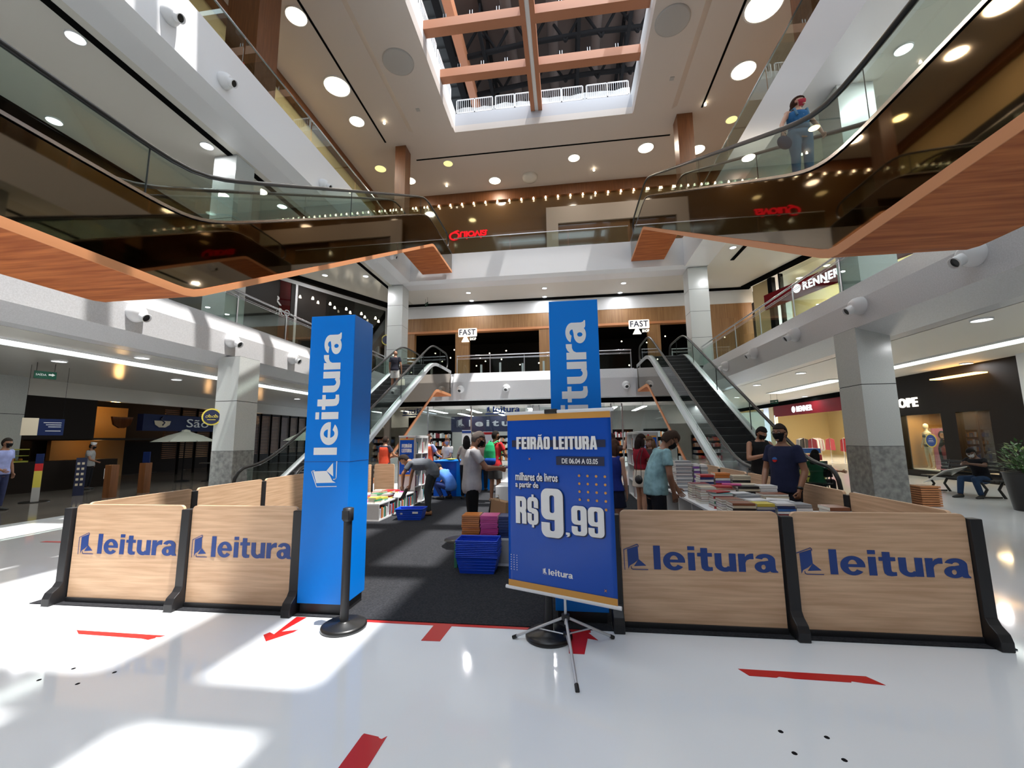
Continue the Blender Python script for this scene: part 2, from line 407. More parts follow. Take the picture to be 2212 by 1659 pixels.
# coves in the ground floor ceiling (recessed glowing troughs)
def cove(name, x0, x1, y0, y1, label):
    e = empty(name, ((x0 + x1) / 2, (y0 + y1) / 2, 3.88), 0, label, 'ceiling light')
    cx, cy = (x0 + x1) / 2, (y0 + y1) / 2; hx, hy = (x1 - x0) / 2, (y1 - y0) / 2
    MB().box(-hx, hx, -hy, hy, -.03, -.012).build('diffuser', 'cove_glow', e)
    m = MB()
    for a, b in ((-hx - .05, -hx), (hx, hx + .05)): m.box(a, b, -hy - .05, hy + .05, -.05, .0)
    for a, b in ((-hy - .05, -hy), (hy, hy + .05)): m.box(-hx, hx, a, b, -.05, .0)
    m.build('frame', 'white_paint', e)
    return e
cove('light_cove', -12.6, -11.95, -6, 30, 'long white light trough running along the left ground floor ceiling')
cove('light_cove', 10.8, 11.35, -6, 17.6, 'long white light trough in the right ceiling nearer than the marble pillar')
cove('light_cove', 10.8, 11.5, 18.5, 24, 'short white light trough in the right ceiling beyond the marble pillar')
# third level slab, fascia and warm soffit
XL3, XR3 = -8.7, 6.4
gallery('trim_9', 'y', [(XL3, 12.1), (XL3, 10.55), (XL3 - .5, 10.5), (XL3 - 1.2, 10.5), (XL3 - 1.2, 12.0), (XL3 - .15, 12.0), (XL3 - .15, 12.1)], -16, YB)
gallery('trim_10', 'y', [(XR3, 12.1), (XR3, 10.5), (XR3 + .5, 10.5), (XR3 + 1.2, 10.5), (XR3 + 1.2, 12.0), (XR3 + .15, 12.0), (XR3 + .15, 12.1)], -16, YB)
gallery('trim_11', 'x', [(YB, 12.1), (YB, 10.6), (YB + .35, 10.5), (YB + 1.2, 10.5), (YB + 1.2, 12.0), (YB + .15, 12.0), (YB + .15, 12.1)], XL3 - 1.2, XR3 + 1.2)
struct('ceiling_upper_left', MB().box(-18, XL3 - 1.2, -16, 44, 10.5, 12.0), 'ceiling_gloss')
struct('ceiling_upper_right', MB().box(XR3 + 1.2, 18, -16, 44, 10.5, 12.0), 'ceiling_paint')
struct('ceiling_upper_back', MB().box(XL3 - 1.2, XR3 + 1.2, YB + 1.2, 44, 10.5, 12.0), 'ceiling_paint')
struct('ceiling_upper_front', MB().box(XL3 - 1.2, XR3 + 1.2, -16, -11, 10.5, 12.0), 'ceiling_paint')
# dark slots in the soffits
struct('trim_12', MB().box(-10.3, -10.12, 2, 23.2, 10.47, 10.5), 'dark_gap')
struct('trim_13', MB().box(8.5, 8.68, 12, 21.5, 10.47, 10.5), 'dark_gap')
struct('trim_14', MB().box(-14.8, -14.2, 2, 19.9, 10.42, 10.5).prism([(-14.8, 19.9), (-14.2, 19.9), (-11.1, 25.6), (-11.7, 25.9)], 'z', 10.42, 10.5).box(-11.5, 11.2, 25.7, 25.98, 10.42, 10.5), 'dark_gap')
struct('trim_15', MB().prism([(11.0, 25.9), (10.6, 25.6), (14.2, 14), (14.9, 14)], 'z', 10.42, 10.5), 'dark_gap')
# roof ceiling round the skylight
OX0, OX1, OY1 = -5.95, 4.05, 21.4
struct('ceiling_roof_left', MB().box(-14, OX0, 7.3, 30, ZR, ZR + .4).box(-14, -7.1, -16, 7.3, ZR, ZR + .4), 'roof_paint')
struct('ceiling_roof_right', MB().box(OX1, 13, -16, 30, ZR, ZR + .4), 'roof_paint')
struct('ceiling_roof_back', MB().box(OX0, OX1, OY1, 30, ZR, ZR + .4), 'roof_paint')
struct('ceiling_roof_front', MB().box(-7.1, OX1, -16, -12, ZR, ZR + .4), 'roof_paint')
struct('wall_skylight_left', MB().box(OX0 - .25, OX0, 7.3, OY1 + .25, ZR + .4, 20.6).box(-7.3, -7.05, -12, 7.3, ZR + .4, 20.6), 'white_paint')
struct('wall_skylight_right', MB().box(OX1, OX1 + .25, -12, OY1 + .25, ZR + .4, 20.6), 'white_paint')
struct('wall_skylight_back', MB().box(OX0, OX1, OY1, OY1 + .25, ZR + .4, 20.35), 'wall_grey')
# shallow dropped band of the coffer
struct('trim_16', MB().prism([(OX0 - 2.6, ZR), (OX0 - 2.3, ZR - .16), (OX0 - .0, ZR - .16), (OX0, ZR)], 'y', 7.3, 20.9), 'roof_paint')
struct('trim_17', MB().prism([(OX1, ZR), (OX1, ZR - .16), (OX1 + 2.0, ZR - .16), (OX1 + 2.3, ZR)], 'y', -12, 21.2), 'roof_paint')
struct('trim_18', MB().box(-10.3, -10.2, 2, 21.6, ZR - .02, ZR).box(-9.0, 6.5, 23.35, 23.45, ZR - .02, ZR).box(7.66, 7.76, 2, 21.5, ZR - .02, ZR), 'dark_gap')
# side walls of the third level
struct('wall_left_upper', MB().box(-14, -13.6, -16, 30, 16.9, ZR), 'cream_wall')
struct('wall_left_upper_glass', MB().box(-14, -13.6, -16, 30, 12, 16.9), 'deck_dark')
struct('trim_19', MB().box(-13.6, -13.2, -16, 28, ZR - .45, ZR), 'wood_pillar')
struct('wall_right_upper', MB().box(11.5, 12, -16, 30, 12, ZR), 'amber_wall')
struct('trim_20', MB().box(11.2, 11.5, -16, 28, 16.5, 16.75).box(11.3, 11.5, -16, 28, 18.6, 19.2), 'wood_pillar')
struct('wall_back_upper', MB().box(-14, 12, 27.5, 27.9, 12, ZR - .75), 'brown_glass_wall')
struct('trim_21', MB().box(-14, 12, 27.3, 27.5, ZR - .75, ZR), 'wood_pillar')
struct('wall_back_panel', MB().box(-1.0, 4.6, 27.2, 27.45, 12, 17.35), 'brown_glass_wall')
struct('trim_22', MB().box(-1.0, 11.4, 27.05, 27.2, 16.2, 17.4).box(-1.0, -.2, 27.0, 27.2, 12, 16.2), 'wall_taupe')
# second level walls
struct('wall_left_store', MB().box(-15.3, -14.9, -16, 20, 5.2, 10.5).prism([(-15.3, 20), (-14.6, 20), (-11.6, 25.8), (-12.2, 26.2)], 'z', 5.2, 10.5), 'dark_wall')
struct('wall_back_band', MB().box(-11.7, 11.4, 26.0, 26.3, 9.6, 10.5), 'white_paint')
# far wood shopfront on the second level with two dark openings
f = empty('shopfront', (0, 26, 5.2), 0, 'slatted wooden shopfront with two dark wide openings at the far end', 'shopfront')
f['kind'] = 'structure'
m = MB().box(-10.5, 11.3, .02, .4, 3.5, 4.42)
for a, b in ((-10.9, -9.9), (-7.1, -6.2), (-1.6, .65), (5.15, 5.9), (8.3, 11.3)): m.box(a, b, .04, .4, 0, 3.5)
m.build('wood_front', 'wood_front', f)
MB().box(-10.4, 8.3, -.02, .42, 3.36, 3.5).build('lintel', 'wood_edge', f)
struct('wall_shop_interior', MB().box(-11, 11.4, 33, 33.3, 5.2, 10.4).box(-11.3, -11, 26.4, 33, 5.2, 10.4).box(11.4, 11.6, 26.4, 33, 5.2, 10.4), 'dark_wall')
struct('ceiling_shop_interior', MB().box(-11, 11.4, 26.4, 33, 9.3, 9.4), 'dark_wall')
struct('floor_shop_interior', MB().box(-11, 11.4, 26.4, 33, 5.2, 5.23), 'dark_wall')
# round pillars are square: white marble above, speckled granite below
def pillar(x0, x1, y0, y1, z0, z1, label, base=0, joints=()):
    e = empty('pillar', ((x0 + x1) / 2, (y0 + y1) / 2, z0), 0, label, 'pillar'); e['kind'] = 'structure'
    hx, hy = (x1 - x0) / 2, (y1 - y0) / 2
    zs = [base] + [j for j in joints] + [z1 - z0]
    m = MB()
    for a, b in zip(zs, zs[1:]): m.box(-hx, hx, -hy, hy, a + .008, b - .008)
    m.build('shaft', 'granite_light', e)
    MB().box(-hx + .01, hx - .01, -hy + .01, hy - .01, 0, z1 - z0).build('joint', 'dark_gap', e)
    if base: MB().box(-hx - .002, hx + .002, -hy - .002, hy + .002, 0, base).build('base', 'granite_dark', e)
    return e
pillar(-9.98, -9.30, 10.7, 11.5, 0, 4.05, 'square marble pillar on the left ground floor beside the cafe', 1.33, (2.75,))
pillar(6.78, 7.50, 10.5, 11.3, 0, 4.1, 'square marble pillar on the right beside the bench', 1.33, (2.75,))
pillar(-19.5, -18.45, 11.2, 12.0, 0, 3.9, 'square marble pillar at the left edge of the view', 1.35, (2.6,))
pillar(-10.75, -9.98, 10.75, 11.5, 5.2, 10.5, 'white square pillar on the left second level gallery', 0, (1.4, 3.2))
pillar(7.1, 7.95, 10.6, 11.4, 5.2, 10.5, 'grey square pillar on the right second level gallery', 0, (1.4, 3.2))
pillar(-10.1, -9.2, 22.2, 23.1, 5.2, 10.5, 'slender white pillar at the far left corner of the second level', 0, (1.5, 2.9, 4.1))
pillar(6.6, 7.6, 22.2, 23.1, 5.2, 10.5, 'slender white pillar at the far right corner of the second level', 0, (1.5, 2.9, 4.1))
def wood_pillar(x0, x1, y0, y1, label):
    o = MB().box(x0, x1, y0, y1, 12, ZR).build('wood_pillar', 'wood_pillar'); tag(o, label, 'pillar', kind='structure')
wood_pillar(-9.8, -9.15, 22.0, 22.8, 'wood-clad pillar at the far left corner of the third level')
wood_pillar(6.48, 7.3, 21.8, 22.6, 'wood-clad pillar at the far right corner of the third level')
wood_pillar(-11.2, -10.0, 11.2, 12.2, 'broad wood-clad pillar on the left third level with a red alarm box')
wood_pillar(7.0, 7.9, 11.0, 11.9, 'dark wood pillar on the right third level seen behind the escalator')
o = MB().box(-10.55, -10.4, 11.17, 11.2, 14.0, 14.2).build('alarm_box', 'tape_red'); tag(o, 'small red fire alarm box on the left wood-clad pillar', 'alarm box')
# ------------------------------------------------------------------ skylight beams and the roof above
e = empty('skylight_beam', (-1.2, 8, 20.0), 0, 'long double copper beam running down the middle of the skylight', 'beam')
MB().box(-.32, -.10, -20, 13.4, 0, .55).build('beam_plank', 'copper_beam', e)
MB().box(.10, .32, -20, 13.4, 0, .55).build('beam_plank', 'copper_beam', e)
MB().box(-.10, .10, -20, 13.4, .05, .5).build('groove', 'white_paint', e)
ordn = ['nearest the far wall', 'second from the far wall', 'third from the far wall', 'fourth from the far wall', 'fifth from the far wall', 'sixth from the far wall', 'seventh from the far wall', 'eighth from the far wall', 'ninth from the far wall']
for k in range(9):
    y = 18.72 - 2.55 * k
    x0 = OX0 if y > 7.3 else -7.05
    if k == 0: base_mb = None
    for a, b, sd_ in ((x0, -1.52, 'left'), (-.88, OX1, 'right')):
        cx = (a + b) / 2; hx = (b - a) / 2
        e = empty('cross_beam', (cx, y, 20.0), 0, 'copper cross beam under the skylight, %s half, %s' % (sd_, ordn[k]), 'beam', 'cross beams of the skylight')
        MB().box(-hx, hx, -.23, .23, 0, .45).build('beam', 'copper_beam', e)
        m = MB()
        for t in (-.55, 0, .55):
            for q in (-.06, .06): m.box(hx * t + q - .012, hx * t + q + .012, -.2, -.17, .45, .68)
        m.build('bracket', 'chrome', e)
# guard railings on the skylight kerb
def bar_rail(name, p0, p1, z, label):
    p0 = Vector(p0); p1 = Vector(p1); L = (p1 - p0).length; rz = math.atan2((p1 - p0).y, (p1 - p0).x)
    e = empty(name, (p0.x, p0.y, z), rz, label, 'railing', 'white bar railings round the skylight')
    m = MB().box(0, L, -.025, .025, .95, 1.0).box(0, L, -.025, .025, .12, .17).box(0, .05, -.025, .025, 0, 1).box(L - .05, L, -.025, .025, 0, 1).box(L / 2 - .03, L / 2 + .03, -.025, .025, .12, 1)
    m.build('frame', 'white_paint', e)
    m = MB(); n = int(L / .115)
    for i in range(1, n): m.box(i * L / n - .009, i * L / n + .009, -.01, .01, .15, .97)
    m.build('bars', 'white_paint', e)
    MB().box(-.06, .1, -.07, .07, -.02, .04).box(L - .1, L + .06, -.07, .07, -.02, .04).build('foot', 'steel_dark', e)
for i, (a, b) in enumerate(((-5.9, -3.72), (-3.6, -1.3), (-1.0, 1.45), (1.6, 3.95))):
    bar_rail('bar_railing', (a, OY1 + .12, 0), (b, OY1 + .12, 0), 20.35, ['leftmost', 'second from left', 'second from right', 'rightmost'][i] + ' section of the white bar railing at the far skylight edge')
for i in range(5):
    bar_rail('bar_railing', (OX0 - .12, 20.9 - 2.7 * i, 0), (OX0 - .12, 20.9 - 2.7 * i - 2.5, 0), 20.6, 'white bar railing on the left skylight edge, ' + ordn[i].replace('the far wall', 'the far end'))
m = MB()
vs = []; n = 24
for i in range(n + 1):
    for j in range(3):
        x = OX0 + (OX1 - OX0) * i / n; vs.append((x, 21.74 + .05 * math.sin(i * 2.3 + j), 20.36 + j * .3 + (j == 2) * (.04 * math.sin(i * 1.1) + .13 * (i / n)) + .02 * math.sin(i * 3.7)))
m.add(vs, [(i * 3 + j, (i + 1) * 3 + j, (i + 1) * 3 + j + 1, i * 3 + j + 1) for i in range(n) for j in range(2)], 0, True)
o = m.build('plastic_sheet', 'plastic_sheet'); so_ = o.modifiers.new('solidify', 'SOLIDIFY'); so_.thickness = .01
tag(o, 'crumpled pale plastic sheet tied behind the far skylight railing', 'plastic sheet')
# the high roof far above
struct('ceiling_high_roof', MB().box(-22, 20, 20.9, 48, 28.6, 29), 'concrete_dark')
struct('wall_high_back', MB().box(-22, 20, 44, 44.4, 19.6, 29), 'concrete_dark')
struct('ceiling_high_deck', MB().box(-22, -6.9, 10, 44, 26.6, 27), 'deck_dark')
m = MB()
for k in range(34): m.box(-22, -6.95, 10 + k * 1.0, 10.12 + k * 1.0, 26.5, 26.6)
struct('trim_23', m, 'deck_dark')
o = MB().box(-6.95, -6.5, 10, 44, 26.2, 27.2).build('roof_gutter', 'steel_dark'); tag(o, 'black steel gutter beam along the left of the high roof', 'beam', kind='structure')
o = MB().box(-6.2, -5.7, 14, 42, 25.6, 26.4).build('roof_beam', 'copper_beam'); tag(o, 'sunlit copper beam seen diagonally above the skylight', 'beam', kind='structure')
def truss(x, label):
    e = empty('roof_truss', (x, 32, 26.0), 0, label, 'truss', 'dark trusses of the high roof')
    m = MB().box(-.1, .1, -10.5, 12, 0, .22).box(-.1, .1, -10.5, 12, 2.2, 2.42); m.build('chord', 'steel_dark', e)
    m = MB()
    for i in range(9):
        y = -10 + 2.4 * i
        m.box(-.06, .06, y - .07, y + .07, .1, 2.3); m.tube([(0, y, .15), (0, y + 2.4, 2.3)], .07, 6, smooth=False)
    m.build('web', 'steel_dark', e)
for i, x in enumerate((-4.6, -1.6, 1.4, 4.4, 7.6)): truss(x, 'dark steel roof truss above the skylight, %s from the left' % ['first', 'second', 'third', 'fourth', 'fifth'][i])
for i, y in enumerate((23.4, 26.4, 29.6)):
    m = MB().tube([(-6.5, y, 26.0), (-2, y, 26.5), (2.5, y, 26.7), (12, y, 26.4)], .16, 8, 0)
    for q in range(8): m.tube([(-6 + 2.2 * q, y, 26.3), (-4.9 + 2.2 * q, y, 28.3)], .09, 6, 0).tube([(-3.8 + 2.2 * q, y, 26.3), (-4.9 + 2.2 * q, y, 28.3)], .09, 6, 0)
    o = m.build('purlin', 'steel_dark'); tag(o, 'dark tubular roof purlin above the skylight, %s' % ['nearest the far railing', 'in the middle', 'furthest back'][i], 'beam', kind='structure')
for i, x in enumerate((-3.0, -.2, 2.6, 5.2)):
    o = MB().tube([(x, 21.2, 27.9), (x, 44, 27.9)], .34, 12).build('air_duct', 'concrete_dark'); tag(o, 'round duct under the high roof, %s from the left' % ['first', 'second', 'third', 'fourth'][i], 'duct', kind='structure')
# edge beam of the upper glazing: its shadow makes the dark strip on the sunlit floor
o = MB().box(3.98, 4.74, -12, 20, 25.8, 26.2).build('glazing_beam', 'steel_dark'); tag(o, 'steel edge beam high above the skylight', 'beam', kind='structure')
# ------------------------------------------------------------------ round roof lights and downlights
PW = {'lamp_cool': (24, (.97, .98, 1)), 'lamp_warm': (85, (1, .86, .70)), 'lamp_yellow': (10, (1, .8, .4)), 'lamp_amber': (6, (1, .6, .3))}
def disc_light(name, loc, r, lamp, label, cat='ceiling light', group=None, drop=.02, pw=None):
    wp, lc = PW[lamp]; disk((loc[0], loc[1], loc[2] - .05), r * .9, pw or wp, lc)
    e = empty(name, loc, 0, label, cat, group)
    MB().lathe([(r * 1.07, -.0), (r * 1.07, -drop * 1.6), (r * .98, -drop * 1.8), (r * .97, -drop)], 28, cap=False).build('rim', 'white_paint', e)
    MB().lathe([(r * .98, -.001), (r * .98, -drop)], 28).build('diffuser', lamp, e)
    return e
roofs = [(-10.73, 13.97, .42, 'lamp_warm'), (-10.95, 17.48, .62, 'lamp_warm'), (-11.11, 19.79, .40, 'lamp_warm'), (-11.61, 23.85, .36, 'lamp_yellow'), (-10.2, 25.35, .4, 'lamp_warm'),
         (-7.1, 23.99, .30, 'lamp_yellow'), (-4.43, 26.2, .40, 'lamp_warm'), (.93, 24.63, .36, 'lamp_warm'), (5.29, 24.33, .46, 'lamp_warm'),
         (8.48, 24.96, .45, 'lamp_warm'), (8.99, 19.39, .55, 'lamp_warm'), (8.55, 16.25, .72, 'lamp_warm'), (9.64, 22.65, .30, 'lamp_yellow')]
rl = ['nearest on the left side', 'large one on the left side', 'third on the left side', 'small yellow one on the far left', 'half behind the far left wood pillar', 'small yellow one left of centre at the back', 'back row, left of centre', 'back row, right of centre', 'back row, right end', 'behind the far right wood pillar', 'large one on the right side', 'largest and nearest on the right side', 'small yellow one on the right side']
for (x, y, r, l), t in zip(roofs, rl): disc_light('roof_light', (x, y, ZR), r, l, 'round roof light, ' + t, group='round lights in the top ceiling')
o = MB().lathe([(.52, 0), (.52, -.1), (.45, -.24), (.2, -.34), (.01, -.36)], 28, (-2.01, 26.1, ZR)).build('ceiling_dome', 'ceiling_gloss'); tag(o, 'large pale domed ceiling lamp at the back of the roof', 'ceiling light')
for x, y, t in ((-7.31, 16.45, 'left'), (4.91, 16.22, 'right')):
    o = MB().lathe([(.72, 0), (.72, -.03), (.66, -.05)], 32, (x, y, ZR - .16)).build('ceiling_speaker', 'grey_laminate'); tag(o, 'round grey ceiling speaker grille %s of the skylight' % t, 'speaker')
for x, y, t in ((-7.4, 19.3, 'left'), (5.6, 19.2, 'right')):
    o = MB().box(x - .1, x + .1, y - .1, y + .1, ZR - .19, ZR - .16).build('ceiling_vent', 'grey_laminate'); tag(o, 'small square grey vent %s of the skylight' % t, 'vent')
L2L = [(-10.52, 6.81, 'left soffit, nearest'), (-13.88, 8.78, 'left soffit, outer row, seen through the escalator glass'), (-10.57, 10.27, 'left soffit, beside the white pillar'), (-10.54, 13.62, 'left soffit, behind the escalator rail'), (-10.67, 20.58, 'left soffit, far inner one'), (-12.77, 20.11, 'left soffit, far outer one'),
       (8.02, 9.72, 'right soffit, nearest'), (-5.75, 24.03, 'far soffit, left, front row'), (-5.89, 25.5, 'far soffit, left, back row'), (-1.09, 23.98, 'far soffit, middle, front row'), (-1.16, 25.5, 'far soffit, middle, back row'), (3.51, 23.89, 'far soffit, right, front row'), (3.51, 25.5, 'far soffit, right, back row'), (8.07, 19.99, 'right soffit, far one')]
for x, y, t in L2L: disc_light('downlight', (x, y, 10.5), .14 if y > 18 else .17, 'lamp_cool', pw=20 if y > 25 else 75 if y > 22 else 22 if abs(y - 10.27) < .01 else 85, label='small white downlight, ' + t, group='downlights under the third level')
L1 = [(-13.92, 9.64, 'left aisle, outer row, nearest'), (-11.3, 9.64, 'left aisle, inner row, nearest'), (-14.08, 13.32, 'left aisle, outer row, second'), (-14.52, 20.86, 'left aisle, outer row, far'), (-11.6, 20.5, 'left aisle, inner row, far'),
      (8.34, 9.3, 'right aisle, nearest'), (8.59, 16.37, 'right aisle, inner row, middle'), (8.56, 19.89, 'right aisle, inner row, far'), (13.0, 15.2, 'right aisle, over the lingerie shop'), (14.0, 26.5, 'right aisle, outer row, far'), (10.0, 26.0, 'right aisle, by the exit sign')]
for x, y, t in L1: disc_light('downlight', (x, y, 3.88), .16, 'lamp_cool', 'small white downlight, ' + t,  group='downlights in the ground floor ceiling')
sp = MB().lathe([(.03, .15), (.05, .09), (.07, 0)], 10).mesh('spot', 'lamp_spot')
for k in range(25):
    o = bpy.data.objects.new('spotlight', sp); COL.objects.link(o); o.location = (-12.2 + .86 * k, 27.36, 18.31)
    tag(o, 'tiny warm spotlight in the row along the top of the far third level wall', 'spotlight', 'spotlights along the top of the far wall')
for k, (x, y) in enumerate(((-7.82, 26.13), (2.25, 25.89), (7.78, 21.2), (-9.6, 20.0))):
    o = bpy.data.objects.new('spotlight', sp); COL.objects.link(o); o.location = (x, y, ZR - .15)
    tag(o, 'tiny spotlight in the top ceiling, ' + ['back left', 'back right', 'on the right side', 'on the left side'][k], 'spotlight')
fit_text('sign_reflection', 'Quiovia', -8.0, -5.2, -16.45, -15.7, None, basis((0, 27.44, 0), (1, 0, 0), (0, 0, -1)), 'reflected_red', .01, .85, .03)  # mirrored red lettering, its reflection built as glowing letters on the wall
tag(SC.objects['sign_reflection'], 'upside-down reflection of red script lettering, built onto the far third level wall', 'sign')
# ------------------------------------------------------------------ jet nozzles on the fascias
def nozzle_master():
    e = empty('jet_nozzle', (0, 0, 0), 0, 'x', 'air nozzle')
    # axis along +Y out of the wall, barrel points slightly down
    e.scale = (.84,) * 3
    m = MB().lathe([(.24, 0), (.245, .03), (.235, .10), (.20, .20), (.15, .26), (.1, .285)], 24)
    m.xf(Matrix.Rotation(R_(-90), 4, 'X')); m.build('housing', 'white_paint', e)
    B = Matrix.Translation((0, .16, -.03)) @ Matrix.Rotation(R_(-90 - 28), 4, 'X')
    m = MB().lathe([(.115, 0), (.115, .26), (.125, .28), (.10, .285), (.10, .08)], 22, cap=False); m.xf(B); m.build('barrel', 'white_paint', e)
    m = MB().lathe([(.101, .235), (.101, .24)], 22); m.xf(B); m.build('opening', 'black_rubber', e)
    return note(e)
NZ = nozzle_master(); first = True
def nozzle(x, y, z, out, label, yaw=0):
    global first
    rz = math.atan2(-out[0], out[1]) + yaw
    if first: o = NZ; o.location = (x, y, z); o.rotation_euler = (0, 0, rz); o['label'] = label; first = False
    else: o = dup(NZ, (x, y, z), rz, label)
    o['group'] = 'white air jet nozzles on the fascias'
near = ['nearest', 'second nearest', 'third', 'fourth', 'fifth', 'sixth', 'seventh']
for k in range(5): nozzle(XL2, 8.0 + 2.74 * k, 4.52, (1, 0), 'white air nozzle on the left lower fascia, %s' % near[k])
for k in range(5): nozzle(XR2, 7.5 + 2.73 * k, 4.54, (-1, 0), 'white air nozzle on the right lower fascia, %s' % near[k])
for k, (y, z) in enumerate(((7.2, 11.2), (8.75, 11.0), (13.25, 10.95), (19.3, 10.95))): nozzle(XL3, y, z, (1, 0), 'white air nozzle on the left upper fascia, %s' % near[k])
nozzle(XR3, 19.2, 10.95, (-1, 0), 'white air nozzle on the right upper fascia near the far corner')
for k, x in enumerate((-6.86, -5.68, -3.16, 3.11, 4.29)): nozzle(x, YB + (.2 if x < -6.1 or x > 3.6 else 0), 4.29, (0, -1), 'white air nozzle on the far fascia, %s' % ['leftmost above the escalator frame', 'second from left', 'third from left', 'just right of the blue column', 'rightmost'][k])
# ------------------------------------------------------------------ escalators
def sp_(t, k): return k * math.log1p(math.exp(min(t / k, 60))) if t / k < 60 else t
def path(y0, y1, zl, zf, yk, yc, k, n=90):
    s = (zf - zl) / (yc - yk); out = []
    for i in range(n + 1):
        y = y0 + (y1 - y0) * i / n
        out.append((y, zl + s * (sp_(y - yk, k) - sp_(y - yc, k))))
    return out
def strip(mb, x0, x1, top, bot, m=0):
    n = len(top); v = []
    for (y, z) in top: v += [(x0, y, z), (x1, y, z)]
    for (y, z) in bot: v += [(x0, y, z), (x1, y, z)]
    f = []
    for i in range(n - 1):
        a, b, c, d = 2 * i, 2 * i + 1, 2 * i + 3, 2 * i + 2; o = 2 * n
        f += [(a, b, c, d), (o + a, o + d, o + c, o + b), (a, d, o + d, o + a), (b, o + b, o + c, c)]
    f += [(0, 2 * n, 2 * n + 1, 1), (2 * n - 2, 2 * n - 1, 4 * n - 1, 4 * n - 2)]
    mb.add(v, f, m); return mb
def off(p, d): return [(y, z + d) for y, z in p]
def escalator(X0, X1, inner, zl, zf, ystart, sk, un_, label, upper, n_steps=26):
    """X0..X1 width; sk=(yk,yc) skirt; un_=(yk,yc,zlow,zhigh) underside"""
    e = empty('escalator', ((X0 + X1) / 2, ystart, zl), 0, label, 'escalator')
    hx = (X1 - X0) / 2; T = lambda p: [(y - ystart, z - zl) for y, z in p]
    yend = 21.9
    S = T(path(ystart, yend, zl + .07, zf + .06, sk[0], sk[1], .28, 180))
    U = T(path(ystart, yend, un_[2], un_[3], un_[0], un_[1], .07 if upper else .12, 180))
    if not upper: U = [(y, max(z, .02)) for y, z in U]
    # wood ribbon underside, cladding, silver skirting, glass, handrails
    m = MB(); strip(m, -hx, hx, off(U, .13), U); m.build('soffit', ['wood_truss'], e)
    m = MB()
    for s in (-1, 1): strip(m, s * hx, s * (hx + .012), off(U, .125), off(U, -.005))
    m.build('edge_band', 'wood_edge', e)
    yb = (un_[0] - ystart) - 1.0 if not upper else 0
    for s in (-1, 1):
        S2 = off(S, -.02); U2 = [(y, min(z + .13, s2[1] - .03)) for (y, z), s2 in zip(U, S2)]
        m = MB(); strip(m, s * (hx - .05), s * (hx - .01), S2, U2); m.build('side_panel', 'mirror_brown', e)
        th = .05 if upper else .15
        m = MB(); strip(m, s * (hx - .16), s * (hx + .01), off(S, .05), off(S, .05 - th)); m.build('skirting', 'chrome' if upper else 'steel_light', e)
        m = MB(); strip(m, s * (hx - .2), s * (hx - .165), off(S, .065), off(S, -.16)); m.build('inner_deck', 'steel_brushed', e)
        G = [(y, z) for y, z in S if y > .55 and y < (yend - ystart) - .75]
        m = MB(); strip(m, s * (hx - .10), s * (hx - .085), off(G, .83), off(G, .02)); bgl = m.build('balustrade_glass', 'glass_clear', e)
        m = MB()
        for q in range(12, len(G) - 2, 34):
            y, z = G[q]; m.box(s * (hx - .10) - .004, s * (hx - .085) + .004, y - .004, y + .004, z + .03, z + .84)
        m.build('glass_joint', 'black_plastic', bgl)
        rail = [(s * (hx - .0925), y, z + .88) for y, z in G]
        y0, z0 = G[0]; y1, z1 = G[-1]
        head = [(s * (hx - .0925), y0 - .42 * math.sin(a), z0 + .46 + .42 * math.cos(a)) for a in [math.pi * t / 8 for t in range(8, 0, -1)]]
        tail = [(s * (hx - .0925), y1 + .42 * math.sin(a), z1 + .46 + .42 * math.cos(a)) for a in [math.pi * t / 8 for t in range(1, 9)]]
        m = MB().tube(head + rail[::2] + tail, .042, 8); m.build('handrail', 'black_rubber', e)
    # steps
    st = T(path(ystart, yend, zl, zf, sk[0] + .0, sk[1] + .0, .2, 400)); m = MB()
    if upper: m2 = MB(); strip(m2, -hx + .2, hx - .2, off(st[::8], -.02), off(st[::8], -.3)); m2.build('steps', 'step_metal', e)
    else:
        def zat(y): return min(st, key=lambda p: abs(p[0] - y))[1]
        y = 0.6; L = yend - ystart - .6
        n = int(L / .38)
        for i in range(n):
            a = .6 + i * .38; z = zat(a + .19)
            m.box(-hx + .2, hx - .2, a, a + .4, z - .34, z - .0, 0)
            m.box(-hx + .22, hx - .22, a + .0, a + .03, z - .0, z + .004, 1)
        m.build('steps', ['step_metal', 'steel_brushed'], e)
    MB().box(-hx + .2, hx - .2, 0, .6, -.02, .05).box(-hx + .2, hx - .2, yend - ystart - .8, yend - ystart, zf - zl - .1, zf - zl + .02).build('landing_plate', 'steel_brushed', e)
    return e
EL, ER = (-7.9, -6.2), (3.68, 5.35)
escalator(*EL, 1, 0, H2, 8.9, (9.95, 18.9), (12.6, 19.35, .02, 3.9), 'lower left escalator rising from the ground floor, a man riding it', False)
escalator(*ER, -1, 0, H2, 8.9, (9.95, 18.9), (12.6, 19.35, .02, 3.9), 'lower right escalator rising behind the man in the black tank top', False)
escalator(*EL, 1, H2, H3, -9.5, (5.95, 17.65), (6.0, 18.55, 4.0, 10.93), 'upper left escalator with mirrored brown sides and a wooden underside, empty', True)
escalator(*ER, -1, H2, H3, -9.5, (5.95, 17.65), (6.0, 18.4, 4.0, 10.93), 'upper right escalator with mirrored brown sides, a woman riding it', True)
